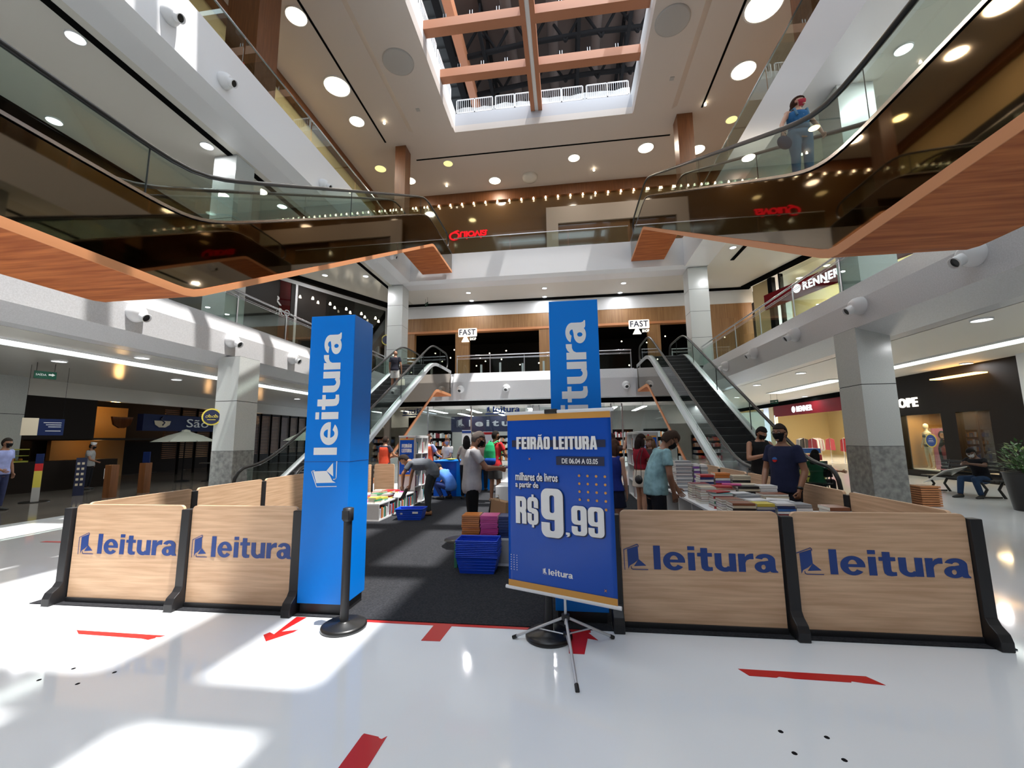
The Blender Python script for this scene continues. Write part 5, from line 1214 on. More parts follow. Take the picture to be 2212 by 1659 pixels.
mm = MB().prism([(-.45, .25), (.45, .25), (.35, -.1), (.1, -.25), (-.1, -.25), (-.35, -.1)], 'z', 0, .1); mm.xf(basis((-19.9, 16.35, 2.5), (0, 1, 0))); o = mm.build('cup_emblem', 'wood_pillar'); tag(o, 'brown coffee cup emblem on the amber cafe wall', 'sign')
for i, (x, y, r, t) in enumerate(((-15.6, 15.4, 1.15, 'large near'), (-12.9, 19.4, 1.05, 'right of the marble pillar'))):
    e = empty('parasol', (x, y, 0), R_(20), 'pale grey-green cafe parasol, ' + t, 'parasol', 'cafe parasols')
    z = 1.62
    m = MB().lathe([(r, z), (r * .55, z + .24), (.16, z + .40), (.15, z + .46), (.02, z + .50)], 8, smooth=False, cap=False); o = m.build('canopy', 'canvas', e); q = o.modifiers.new('solidify', 'SOLIDIFY'); q.thickness = .01
    MB().tube([(0, 0, 0), (0, 0, z + .45)], .025, 8).build('pole', 'steel_dark', e); MB().lathe([(.25, 0), (.25, .05), (.04, .08)], 16).build('base', 'steel_dark', e)
    m = MB()
    for k in range(8): a = R_(45 * k); m.tube([(0, 0, z + .38), (r * math.cos(a), r * math.sin(a), z + .005)], .008, 4)
    m.build('rib', 'steel_dark', e)
for i, (x, y) in enumerate(((-13.45, 10.95), (-13.5, 12.0))):
    e = empty('wooden_plinth', (x, y, 0), 0, 'brown wooden plinth post at the cafe edge, %s' % ['near one with a white tag', 'far one with a blue notice'][i], 'plinth')
    MB().box(-.11, .11, -.11, .11, 0, .95).build('body', 'wood_pillar', e)
    if i: MB().box(-.12, .12, -.02, .02, .95, 1.3).build('notice', 'navy_dim', e)
    else: MB().box(-.14, -.112, -.10, -.03, .55, .85).build('tag_sheet', 'paper_white', e)
e = empty('queue_totem', (-14.6, 9.97, 0), R_(50), 'narrow totem with blue, red and yellow bands at the cafe entrance', 'totem')
for z0, z1, c in ((.4, .85, 'cover_yellow'), (.85, 1.05, 'tape_red'), (1.05, 1.32, 'navy_dim'), (.0, .4, 'grey_laminate')): MB().box(-.075, .075, -.04, .04, z0, z1).build('band', c, e)
MB().lathe([(.3, 0), (.3, .02)], 20).build('base', 'black_rubber', e)
e = empty('menu_totem', (-15.0, 11.3, 0), R_(55), 'dark navy menu totem with small pictures by the cafe', 'totem'); MB().box(-.12, .12, -.05, .05, 0, 1.15).build('body', 'navy_dark', e)
m = MB()
for j in range(5):
    for q in range(2): m.box(-.09 + q * .10, -.03 + q * .10, -.055, -.05, .3 + j * .16, .37 + j * .16)
m.build('pictures', 'cover_cream', e)
e = empty('hanging_poster', (-15.2, 10.35, 1.84), R_(62), 'hanging cream and navy poster in front of the cafe', 'poster')
MB().box(-.42, -.10, -.01, .01, 0, .5).build('cream_half', 'cover_cream', e); MB().box(-.10, .42, -.01, .01, 0, .48).build('navy_half', 'navy_dim', e); MB().box(0, .36, -.014, -.01, .36, .375).box(.05, .36, -.014, -.01, .30, .315).box(.1, .36, -.014, -.01, .24, .255).box(0.05, .36, -.014, -.01, .12, .135).build('print', 'letter_white', e); MB().tube([(-.38, 0, .5), (-.38, 0, 2.04)], .004, 5).tube([(.38, 0, .48), (.38, 0, 2.04)], .004, 5).build('hanging_wire', 'steel_dark', e)
e = empty('cafe_counter', (-17.9, 12.0, 0), R_(78), 'dark cafe counter with a glass food case', 'counter'); MB().box(-1.4, 2.2, -.35, .35, 0, 1.0).build('body', 'dark_wall', e); MB().box(-1.3, -.2, -.3, .3, 1.0, 1.05).box(-1.3, -.2, -.3, .3, 1.4, 1.43).box(-1.3, -.2, -.3, .3, 1.2, 1.22).build('shelf', 'cover_yellow', e); MB().box(-1.3, -.2, -.32, -.31, 1.02, 1.42).build('case_glass', 'glass_clear', e)
for q in range(5): o = MB().ell((0, 0, 0), (.07, .05, .04), 10, 6).build('pastry', 'cover_orange'); o.location = (-17.65 - .045 * q, 10.85 + .2 * q, 1.09); tag(o, 'small pastry in the cafe food case, %s' % near[q], 'pastry', 'pastries in the food case')
e = empty('round_sign', (-9.98, 10.62, 2.30), R_(30), 'round yellow and navy cycling notice on the left marble pillar', 'sign')
for r, mt, dy in ((.24, 'cover_yellow', 0), (.20, 'navy_dark', -.006)):
    mm = MB().lathe([(r, 0), (r, .01)], 28); mm.xf(Matrix.Translation((0, dy, 0)) @ Matrix.Rotation(R_(90), 4, 'X')); mm.build('disc', mt, e)
m = MB()
for x in (-.11, -.03, .05, .12): m.tube([(x + .03 * math.cos(a), -.018, .0 + .03 * math.sin(a)) for a in [k * math.pi / 4 for k in range(9)]], .004, 4)
m.tube([(-.08, -.018, 0), (-.06, -.018, .07), (-.03, -.018, .0)], .006, 4).tube([(.06, -.018, 0), (.09, -.018, .07), (.12, -.018, 0)], .006, 4).box(-.1, .1, -.02, -.016, -.09, -.075); m.build('pictogram', 'cover_yellow', e)
# chairs and tables of the cafe
def cafe_chair(loc, rz, label):
    e = empty('cafe_chair', loc, rz, label, 'chair', 'dark cafe chairs')
    MB().box(-.2, .2, -.2, .2, .43, .46).build('seat', 'black_plastic', e); MB().box(-.2, .2, -.21, -.18, .6, .88).build('backrest', 'black_plastic', e)
    for x in (-.17, .17):
        for y in (-.18, .17): MB().tube([(x, y, 0), (x, y, .45 if y > 0 else .86)], .013, 6).build('leg', 'steel_dark', e)
    return note(e)
c0 = cafe_chair((-13.9, 15.2, 0), R_(40), 'dark cafe chair under the near parasol')
for i, (x, y, r) in enumerate(((-14.8, 16.6, 200), (-12.2, 18.4, 120), (-13.2, 20.4, -30), (-12.0, 20.8, 80), (5.98, 11.1, 120), (6.9, 12.9, 30))): dup(c0, (x, y, 0), R_(r), 'dark cafe chair, %s' % ['behind the near parasol', 'in front of the right parasol', 'left of the seated man in white', 'right of the seated man in white', 'of the woman in green', 'behind the woman in green'][i])
for i, (x, y) in enumerate(((-14.6, 15.6), (-12.6, 19.3), (6.2, 12.2))):
    e = empty('cafe_table', (x, y, 0), 0, 'small round dark cafe table, %s' % ['under the near parasol', 'under the right parasol', 'beside the woman in green'][i], 'table'); MB().lathe([(.34, .72), (.34, .75)], 20).build('top', 'black_plastic', e); MB().tube([(0, 0, 0), (0, 0, .72)], .03, 8).lathe([(.22, 0), (.22, .02)], 16).build('pedestal', 'steel_dark', e)
# light box and grey box at the far left on the second level
e = empty('illuminated_poster', (-9.9, 4.0, 8.05), R_(50), 'white illuminated poster at the upper left edge', 'poster')
MB().box(-.6, .6, -.05, .05, -.5, 1.0).build('light_box', 'sign_blue_white', e); MB().ell((.3, -.06, .7), (.12, .01, .09)).ell((.35, -.06, .3), (.11, .01, .07)).ell((.3, -.06, -.1), (.11, .01, .07)).build('pictures', 'cover_brown', e)
# ------------------------------------------------------------------ people
def remesh(mb, voxel, smooth=4, fac=.5):
    me = bpy.data.meshes.new('tmp'); me.from_pydata(mb.v, [], mb.f); me.update()
    o = bpy.data.objects.new('tmp', me); COL.objects.link(o)
    r = o.modifiers.new('r', 'REMESH'); r.mode = 'VOXEL'; r.voxel_size = voxel; r.use_smooth_shade = True
    if smooth: s = o.modifiers.new('s', 'SMOOTH'); s.factor = fac; s.iterations = smooth
    dg = bpy.context.evaluated_depsgraph_get(); out = bpy.data.meshes.new_from_object(o.evaluated_get(dg))
    bpy.data.objects.remove(o); bpy.data.meshes.remove(me)
    out.materials.clear(); return out
def loft(mb, pts, rad, right=(1, 0, 0), n=14):
    pts = [Vector(p) for p in pts]; R0 = Vector(right); v = []; f = []
    for i, p in enumerate(pts):
        t = (pts[min(i + 1, len(pts) - 1)] - pts[max(i - 1, 0)]).normalized()
        a = R0 - t * R0.dot(t)
        if a.length < .15: a = Vector((0, 1, 0)) - t * t.y
        a.normalize(); b = t.cross(a); rx, ry = rad[i] if isinstance(rad[i], tuple) else (rad[i], rad[i])
        v += [p + a * (rx * math.cos(2 * math.pi * k / n)) + b * (ry * math.sin(2 * math.pi * k / n)) for k in range(n)]
    for i in range(len(pts) - 1):
        for k in range(n): f.append((i * n + k, i * n + (k + 1) % n, (i + 1) * n + (k + 1) % n, (i + 1) * n + k))
    f.append(tuple(range(n))[::-1]); f.append(tuple(range((len(pts) - 1) * n, len(pts) * n)))
    mb.add(v, f, 0, True)
SKINS = {'light': (.50, .27, .18), 'tan': (.36, .17, .095), 'mid': (.27, .125, .07), 'dark': (.11, .05, .03)}
for k, c in SKINS.items(): pmat('skin_' + k, c, .5)
def cloth(c):
    nm = 'cloth_%d_%d_%d' % tuple(int(x * 255) for x in c)
    k = .5 if abs(c[0] - .30) < .01 and abs(c[1] - .5) < .01 else .82
    return nm if nm in MATS else (noise_mat(nm, c, tuple(x * k for x in c), nscale=9, rough=.9, spec=.2, bump=.15), nm)[1]
def hpt(q):
    """unit direction -> point on the head surface, head-local"""
    x, y, z = q.x * .076, q.y * .094, q.z * .116
    if q.z < 0: x *= 1 + .28 * q.z; y *= 1 + .06 * q.z
    if q.y > 0 and q.z < -.1: y += .006
    return Vector((x, y, z))
def person(loc, face, H, label, top, bottom, hair, skin='tan', pose={}, mask=(.01, .01, .012), shoes=(.05, .05, .05), extras=(), vox=.014, women=False, belly=1.0, name='person', kind_cat='person', fingers=True):
    e = empty(name, loc, R_(face), label, kind_cat); e.scale = (H / 1.75,) * 3
    lean = pose.get('lean', 0); sh = .155 if women else .178
    dz = pose.get('drop', 0)          # pelvis lowering
    dy = pose.get('shift', 0)
    def up(p, extra=0):
        p = Vector(p); t = min(max((p.z - .93) / .34, 0), 1); a = -R_(lean * t)
        q = p - Vector((0, 0, .93)); q = Matrix.Rotation(a, 3, 'X') @ q
        return q + Vector((0, dy, .93 - dz))
    tw = R_(pose.get('twist', 0))
    def tws(p): return p
    J = {}
    for s, n in ((1, 'R'), (-1, 'L')):
        J['sh' + n] = up((s * sh, -.01, 1.41))
        el = J['sh' + n] + Vector((s * .045, -.02, -.28)); wr = el + Vector((s * .005, .06, -.24))
        if 'arm' + n in pose: el, wr = [Vector(p) for p in pose['arm' + n]]
        J['el' + n], J['wr' + n] = el, wr
        J['hip' + n] = Vector((s * .09, dy, .90 - dz))
        kn, an = Vector((s * .10, .01, .49)), Vector((s * .10, -.02, .085))
        if 'leg' + n in pose: kn, an = [Vector(p) for p in pose['leg' + n]]
        J['kn' + n], J['an' + n] = kn, an
    hip_w = .172 if women else .160; waist = (.125, .10) if women else (.148, .108 * belly)
    TR = [(.80, .12, .10), (.86, hip_w, .122), (.93, hip_w, .122), (1.02, (hip_w + waist[0]) / 2, .112 * (1 + (belly - 1) * .8)), (1.12, waist[0], waist[1]), (1.23, .145 if women else .158, .118 * (1 + (belly - 1) * .5)), (1.33, .15 if women else .17, .115), (1.40, .145 if women else .165, .092), (1.445, .10, .072), (1.48, .06, .056)]
    def torso(mb, grow=0, z0=.0, z1=9):
        P = []; Rr = []
        for z, a, b in TR:
            if z0 <= z <= z1: P.append(up((0, 0, z))); Rr.append((a + grow, b + grow))
        loft(mb, P, Rr, n=18)
    nb = up((0, .0, 1.46)); updir = (up((0, 0, 1.46)) - up((0, 0, 1.30))).normalized()
    tilt, turn = pose.get('tilt', 0), pose.get('turn', 0)
    hr = Matrix.Rotation(R_(turn), 4, 'Z') @ Matrix.Rotation(R_(-lean - tilt), 4, 'X')
    hc = nb + (updir * .45 + (hr @ Vector((0, 0, 1))) * .55).normalized() * .155 + hr @ Vector((0, .025, 0))
    Mh = Matrix.Translation(hc) @ hr
    b = MB(); torso(b)
    loft(b, [up((0, -.005, 1.42)), nb, hc + (hr @ Vector((0, -.01, -.05)))], [.062, .054, .054])
    b2 = MB(); b2.ell((0, 0, 0), (1, 1, 1), 26, 18, fn=hpt)
    b2.ell((0, .096, -.012), (.014, .022, .024), 8, 6).ell((0, .09, -.085), (.03, .02, .018), 8, 6)
    for s in (-1, 1): b2.ell((s * .077, -.005, -.005), (.010, .018, .030), 8, 6)
    b2.xf(Mh); b.add(b2.v, b2.f)
    for n in 'RL':
        S, E_, W = J['sh' + n], J['el' + n], J['wr' + n]; b.ell(S, (.048, .050, .048), 12, 8)
        k = .82 if women else 1.0
        loft(b, [S, S.lerp(E_, .4), E_], [.050 * k, .047 * k, .039 * k]); b.ell(E_, (.041 * k,) * 3, 10, 8)
        loft(b, [E_, E_.lerp(W, .3), W], [.040 * k, .041 * k, .027 * k]); b.ell(W, (.027,) * 3, 8, 6)
        K, A, Hp = J['kn' + n], J['an' + n], J['hip' + n]; b.ell(Hp, (.088,) * 3, 12, 8)
        loft(b, [Hp, Hp.lerp(K, .35), K], [.088, .080, .056]); b.ell(K, (.057,) * 3, 10, 8)
        loft(b, [K, K.lerp(A, .33), A], [.054, .056, .036]); b.ell(A, (.038,) * 3, 8, 6)
    # feet point along shank-forward unless told otherwise
    fd = {}
    for n in 'RL':
        d = Vector(pose.get('foot' + n, (.15 if n == 'R' else -.15, 1, 0))); d.normalize(); fd[n] = d; A = J['an' + n]
        loft(b, [A + Vector((0, 0, -.045)) - d * .05, A + Vector((0, 0, -.05)) + d * .06, A + Vector((0, 0, -.062)) + d * .17], [(.034, .035), (.042, .030), (.036, .018)], right=(-d.y, d.x, 0))
    fb = MB(); anch = {}
    for n, s in (('R', 1), ('L', -1)):
        W, E_ = J['wr' + n], J['el' + n]; d = (W - E_).normalized()
        if 'hand' + n in pose: d = Vector(pose['hand' + n]).normalized()
        side = Vector((0, 1, 0)) if abs(d.z) > .6 else Vector((0, 0, 1))
        if 'palm' + n in pose: side = Vector(pose['palm' + n])
        side = (side - d * side.dot(d)).normalized(); thick = d.cross(side).normalized()   # side: towards the thumb
        inn = thick * (1 if (thick.x * -s) > 0 else -1)
        if 'curl' + n in pose: inn = Vector(pose['curl' + n]); inn = (inn - d * inn.dot(d)).normalized()
        loft(b, [W - d * .01, W + d * .04, W + d * .085], [(.026, .018), (.040, .017), (.036, .013)], right=side)
        anch[n] = W + d * .10
        if fingers:
            cu = pose.get('grip' + n, .35)
            for k in range(4):
                base = W + d * .080 + side * (.028 - .0187 * k); L_ = [.070, .078, .072, .058][k]
                p1 = base + (d * math.cos(cu * .8) + inn * math.sin(cu * .8)) * L_ * .5; p2 = p1 + (d * math.cos(cu * 2.2) + inn * math.sin(cu * 2.2)) * L_ * .5
                fb.tube([base - d * .02, base, p1, p2], [.0085, .0085, .0078, .0062], 7)
            tb = W + d * .03 + side * .028; fb.tube([tb, tb + side * .022 + d * .025 + inn * .01, tb + side * .024 + d * .055 + inn * (.012 + .02 * cu)], [.011, .010, .0075], 7)
    body = remesh(b, vox, 3)
    if fingers:
        o0 = [tuple(v.co) for v in body.vertices]; f0 = [tuple(p.vertices) for p in body.polygons]; full = MB(); full.add(o0, f0, 0, True); full.add(fb.v, fb.f, 0, True)
        bpy.data.meshes.remove(body); bo = full.build('body', 'skin_' + skin, e)
    else:
        body.materials.append(M['skin_' + skin]); bo = bpy.data.objects.new('body', body); COL.objects.link(bo); bo.parent = e
    def part(nm, mb, mat, v=None, sm=3):
        me = remesh(mb, v or vox, sm); me.materials.append(M[mat]); o = bpy.data.objects.new(nm, me); COL.objects.link(o); o.parent = e; return o
    # ---- top
    tc, ts = top[0], top[1]; hem = top[2] if len(top) > 2 else .84
    m = MB(); g = .018
    TRs = [t for t in TR]; P = []; Rr = []
    for z, a, bb in TR:
        if z < hem or z > 1.45: continue
        ad = g + (.012 if z < 1.0 else 0); P.append(up((0, 0, z))); Rr.append((a + ad, bb + ad))
    if ts in ('tank', 'cami'): P = P[:-1] if ts == 'cami' else P; Rr = Rr[:len(P)]
    loft(m, P, Rr, n=18)
    if ts in ('tshirt', 'polo', 'long', 'vest'):
        for n, s in (('R', 1), ('L', -1)):
            S, E_, W = J['sh' + n], J['el' + n], J['wr' + n]
            m.ell(S, (.058, .062, .056), 12, 8); fr = .62
            if ts == 'long': loft(m, [S, E_, W], [.058, .050, .040]); m.ell(E_, (.050,) * 3, 10, 8)
            else: loft(m, [S, S.lerp(E_, fr * .6), S.lerp(E_, fr)], [.058, .062, .064])
    if ts == 'tank':
        for n in 'RL': m.ell(J['sh' + n].lerp(nb, .32), (.045, .06, .05), 10, 8)
    shirt = part('top', m, cloth(tc))
    if ts == 'polo':
        m = MB(); up_ = updir
        loft(m, [nb - up_ * .035, nb + up_ * .012], [(.082, .076), (.070, .066)]); part('collar', m, cloth(tuple(min(1, x * 1.15) for x in tc)), .010, 1)
    if ts == 'vest':
        m = MB(); P = []; Rr = []
        for z, a, bb in TR:
            if z < hem - .02 or z > 1.44: continue
            P.append(up((0, 0, z))); Rr.append((a * .97 + .034, bb + .036))
        loft(m, P, Rr, n=18); part('vest', m, cloth(top[3]))
    # ---- bottom
    bc, bs = bottom[0], bottom[1]; m = MB()
    Hc = up((0, 0, .90)); loft(m, [up((0, 0, 1.0)), up((0, 0, .93)), Hc, up((0, 0, .83))], [(hip_w - .005 + .012, .122), (hip_w + .014, .134), (hip_w + .016, .136), (.14, .12)], n=18)
    if bs in ('pants', 'shorts'):
        m.ell(J['hipR'].lerp(J['hipL'], .5) + Vector((0, 0, -.015)), (.155, .132, .115), 16, 10)
        for n in 'RL':
            K, A, Hp = J['kn' + n], J['an' + n], J['hip' + n]; m.ell(Hp, (.100,) * 3, 12, 8)
            if bs == 'pants':
                loft(m, [Hp, Hp.lerp(K, .4), K], [.100, .092, .070]); m.ell(K, (.070,) * 3, 10, 8); loft(m, [K, K.lerp(A, .4), A + (K - A) * .02], [.069, .066, .056])
            else: loft(m, [Hp, Hp.lerp(K, .5), Hp.lerp(K, .86)], [.104, .104, .100])
    else:
        ln = bottom[2] if len(bottom) > 2 else .60
        loft(m, [Vector((0, dy, .98 - dz)), Vector((0, dy, .86 - dz)), Vector((0, dy, ln))], [(.15, .12), (.19, .15), (.215, .175)], n=18)
    part('bottoms', m, cloth(bc))
    # ---- shoes
    for n in 'RL':
        d = fd[n]; A = J['an' + n]; m = MB()
        loft(m, [A + Vector((0, 0, -.035)) - d * .065, A + Vector((0, 0, -.038)) + d * .03, A + Vector((0, 0, -.052)) + d * .12, A + Vector((0, 0, -.062)) + d * .19], [(.040, .044), (.046, .044), (.046, .032), (.034, .020)], right=(-d.y, d.x, 0))
        part('shoe', m, cloth(shoes), .010, 2)
    # ---- head dressings
    if hair:
        hcol, hs = hair[0], hair[1]; m = MB(); n_, k_ = 30, 20; sc = 1.10 if hs in ('short', 'buzz') else 1.17
        if hs == 'buzz': sc = 1.05
        keep = []
        def inside(q):
            if hs == 'bald': return False
            if q.z < -.55 and q.y > -.75: return False
            if q.z < -.75: return False
            fl = .50 if hs in ('short', 'buzz') else .42
            if q.y > .10 and q.z < fl: return False
            if hs in ('short', 'buzz', 'curly') and q.y > -.25 and q.z < .05: return False
            return True
        vs = []
        for i in range(k_ + 1):
            th = math.pi * i / k_
            for j in range(n_):
                ph = 2 * math.pi * j / n_; q = Vector((math.sin(th) * math.cos(ph), math.sin(th) * math.sin(ph), math.cos(th)))
                jit = 1 + (.06 * math.sin(7 * ph + 3 * i) * math.sin(2.1 * i + j) if hs == 'curly' else .012 * math.sin(9 * ph + i))
                p = hpt(q) * sc * jit + Vector((0, -.004, .004)); vs.append((q, Mh @ p))
        fs = []
        for i in range(k_):
            for j in range(n_):
                idx = (i * n_ + j, (i + 1) * n_ + j, (i + 1) * n_ + (j + 1) % n_, i * n_ + (j + 1) % n_)
                c = sum((vs[x][0] for x in idx), Vector()) / 4
                if inside(c.normalized() if c.length > 1e-6 else c): fs.append(idx)
        m.add([x[1] for x in vs], fs, 0, True)
        if hs in ('long', 'longwavy', 'ponytail'):
            L_ = hair[2] if len(hair) > 2 else .42; w_ = .085 if hs != 'ponytail' else .035
            down = Vector((0, 0, -1)); back = (hr @ Vector((0, -1, 0))); back.z = 0; back = back.normalized() if back.length > .1 else Vector((0, -1, 0))
            st = Mh @ Vector((0, -.055, .03)); P = [st]; 
            for q in range(1, 7): P.append(st + down * (L_ * q / 6) + back * (.045 * math.sin(min(q, 3) / 3 * 1.57)) + Vector((.012 * math.sin(q * 2.2) if hs == 'longwavy' else 0, 0, 0)))
            m2 = MB(); loft(m2, P, [(w_, .055), (w_ * 1.08, .055), (w_ * 1.1, .05), (w_ * 1.08, .045), (w_ * 1.0, .04), (w_ * .85, .035), (w_ * .5, .02)], n=14); m.add(m2.v, m2.f, 0, True)
            if hs != 'ponytail':
                for s in (-1, 1):
                    st2 = Mh @ Vector((s * .075, -.01, .02)); m2 = MB(); loft(m2, [st2, st2 + down * L_ * .3 + Vector((s * .006, -.01, 0)), st2 + down * L_ * .6 + Vector((0, -.02, 0))], [(.022, .045), (.026, .04), (.012, .02)], n=10); m.add(m2.v, m2.f, 0, True)
        ho = m.build('hair', cloth(hcol), e); q = ho.modifiers.new('solidify', 'SOLIDIFY'); q.thickness = .012; q.offset = -.4
    if mask:
        m = MB(); na, ne = 14, 9; v = []
        for lay in (1.10, 1.05):
            for i in range(ne):
                el = R_(-58 + 60 * i / (ne - 1))
                for j in range(na):
                    az = R_(-66 + 132 * j / (na - 1)); q = Vector((math.sin(az) * math.cos(el), math.cos(az) * math.cos(el), math.sin(el)))
                    p = hpt(q) * lay; p.y += .014 * math.exp(-(az / .35) ** 2) * (1 if i > 2 else .6); v.append(p)
        f = []
        for L0 in (0, na * ne):
            for i in range(ne - 1):
                for j in range(na - 1): f.append((L0 + i * na + j, L0 + i * na + j + 1, L0 + (i + 1) * na + j + 1, L0 + (i + 1) * na + j))
        m.add(v, f, 0, True)
        for s in (-1, 1): m.tube([hpt(Vector((s * .91, .40, .03)).normalized()) * 1.08, hpt(Vector((s, .0, .12)).normalized()) * 1.12], .0025, 5); m.tube([hpt(Vector((s * .8, .35, -.45)).normalized()) * 1.08, hpt(Vector((s, -.1, -.1)).normalized()) * 1.14], .0025, 5)
        m.xf(Mh); m.build('mask', cloth(mask), e)
    m = MB()
    for s in (-1, 1): m.ell((s * .031, .083, .012), (.013, .008, .0065), 10, 6)
    m.xf(Mh); m.build('eyes', 'letter_white', e)
    m = MB()
    for s in (-1, 1): m.ell((s * .031, .090, .012), (.006, .004, .006), 8, 6); m.tube([(s * .014, .092, .033), (s * .032, .092, .038), (s * .050, .080, .031)], .0035, 5)
    m.xf(Mh); m.build('brows_and_pupils', 'cover_black', e)
    if 'glasses' in extras:
        m = MB()
        for s in (-1, 1):
            m.tube([(s * .032 + .021 * math.cos(a), .102, .010 + .016 * math.sin(a)) for a in [k * math.pi / 6 for k in range(13)]], .0022, 5); m.tube([(s * .054, .098, .014), (s * .080, .01, .016)], .002, 5)
        m.tube([(-.011, .104, .013), (.011, .104, .013)], .002, 5); m.xf(Mh); m.build('glasses', 'steel_dark', e)
    if 'watch' in extras:
        m = MB(); W, E_ = J['wrR'], J['elR']; loft(m, [W.lerp(E_, .06), W.lerp(E_, .20)], [.034, .036]); m.build('watch', 'black_rubber', e)
    e_world = Matrix.Translation(e.location) @ Matrix.Rotation(R_(face), 4, 'Z') @ Matrix.Scale(H / 1.75, 4)
    e['label'] = label
    return e, {k: e_world @ v for k, v in {**J, 'handR': anch['R'], 'handL': anch['L'], 'head': hc}.items()}, Mh, up
def held(name, mb, mats, loc, rot, label, cat, parent=None):
    o = mb.build(name, mats); o.location = loc; o.rotation_euler = rot; tag(o, label, cat); return o
Z0 = .008
# man in navy T-shirt, right, facing the camera and a little left
p, A, Mh_, up_ = person((2.82, 5.98, Z0), 122, 1.76, 'man in a navy T-shirt, black mask and glasses leaning on the right book display', ((.018, .022, .055), 'tshirt', .84), ((.02, .02, .03), 'pants'), ((.03, .022, .018), 'buzz'), 'mid',
    {'turn': 6, 'tilt': 4, 'armL': [(-.245, -.02, 1.13), (-.225, .10, .90)], 'handL': (0, .3, -.9), 'gripL': 1.1, 'armR': [(.24, .02, 1.13), (.18, .18, .92)]}, vox=.012, belly=1.25, extras=('glasses',))
m = MB(); loft(m, [Vector((-.226, .092, .915)), Vector((-.228, .082, .945))], [.035, .036]); m.build('watch', 'black_rubber', p)
m = MB().prism([(.03 * math.cos(a), .03 * math.sin(a)) for a in [math.pi + k * math.pi / 8 for k in range(9)]], 'z', 0, .012, 0).prism([(.03 * math.cos(a), .004 + .03 * math.sin(a)) for a in [k * math.pi / 8 for k in range(9)]], 'z', 0, .012, 1); m.xf(Matrix.Translation((.02, .142, 1.27)) @ Matrix.Rotation(R_(-90), 4, 'X') @ Matrix.Rotation(math.pi, 4, 'Z')); m.build('shirt_print', ['tape_red', 'cover_blue'], p)
# man in teal shirt, bent over the display, facing right
p, A, *_ = person((1.12, 5.72, Z0), -82, 1.74, 'man in a pale teal patterned shirt and black mask bending over the right display', ((.30, .50, .53), 'polo', .81), ((.012, .012, .016), 'pants'), ((.05, .03, .02), 'curly'), 'mid',
    {'lean': 14, 'tilt': 34, 'armR': [(.25, .10, 1.13), (.20, .16, .90)], 'armL': [(-.23, .22, 1.14), (-.16, .34, .92)]}, vox=.012, belly=1.22, extras=('glasses',))
# polo man
p, A, *_ = person((-1.43, 6.22, Z0), -72, 1.74, 'man in a light grey polo shirt and black mask holding out a book, centre left', ((.42, .41, .42), 'polo', .80), ((.006, .006, .007), 'pants'), ((.10, .08, .07), 'buzz'), 'mid',
    {'lean': 3, 'tilt': 26, 'armR': [(.23, .20, 1.17), (.05, .42, 1.16)], 'armL': [(-.22, .20, 1.16), (-.02, .44, 1.14)], 'gripR': 1.0, 'gripL': 1.0, 'curlR': (0, 0, -1), 'palmR': (-1, 0, 0)}, vox=.011, belly=1.12)
HB = A['handR']
m = MB().box(-.10, .10, -.07, .07, 0, .012, 0).box(-.098, .098, -.068, .068, .002, .010, 1); held('book', m, ['cover_purple', 'paper'], HB + Vector((.06, .02, .0)), (R_(10), R_(-14), R_(-60)), 'open thin book held by the man in the grey polo shirt', 'book')
# bending man
p, A, *_ = person((-3.06, 8.86, Z0), 92, 1.74, 'man in a grey T-shirt bending forward over the low left shelf', ((.14, .15, .17), 'tshirt', .80), ((.04, .045, .045), 'pants'), ((.025, .018, .015), 'short'), 'tan',
    {'lean': 68, 'tilt': -12, 'shift': -.16, 'drop': .02, 'armR': [(.22, .38, .86), (.16, .40, .60)], 'armL': [(-.22, .42, .88), (-.14, .46, .62)], 'handR': (0, .3, -1), 'legR': [(.10, -.05, .49), (.10, -.04, .085)], 'legL': [(-.11, -.07, .49), (-.12, -.12, .085)]}, mask=None, shoes=(.42, .20, .09), vox=.012)
m = MB().box(-.015, .015, -.09, .09, -.24, 0); held('book', m, ['cover_black'], A['handR'] + Vector((-.03, 0, .02)), (0, R_(28), 0), 'black book held downward by the bending man', 'book')
# crouching man in blue
person((-3.30, 11.15, Z0), 60, 1.72, 'person in a bright blue shirt crouching in front of the counter', ((.10, .25, .72), 'tshirt', .80), ((.03, .05, .18), 'pants'), ((.02, .015, .012), 'short'), 'tan',
    {'lean': 42, 'tilt': 20, 'drop': .56, 'shift': -.22, 'legR': [(.16, .20, .44), (.13, -.06, .085)], 'legL': [(-.16, .22, .42), (-.13, -.02, .085)], 'armR': [(.22, .16, .62), (.12, .32, .40)], 'armL': [(-.22, .18, .60), (-.12, .34, .38)]}, vox=.016, fingers=False)
# woman with long black hair behind the polo man
person((-2.72, 11.2, Z0), 20, 1.68, 'woman with long wavy black hair and pale top behind the man in the polo shirt', ((.55, .50, .46), 'tshirt', .90), ((.015, .015, .018), 'pants'), ((.012, .010, .010), 'longwavy', .50), 'mid', {'armL': [(-.24, .12, 1.14), (-.18, .28, 1.05)]}, vox=.016, women=True, fingers=False)
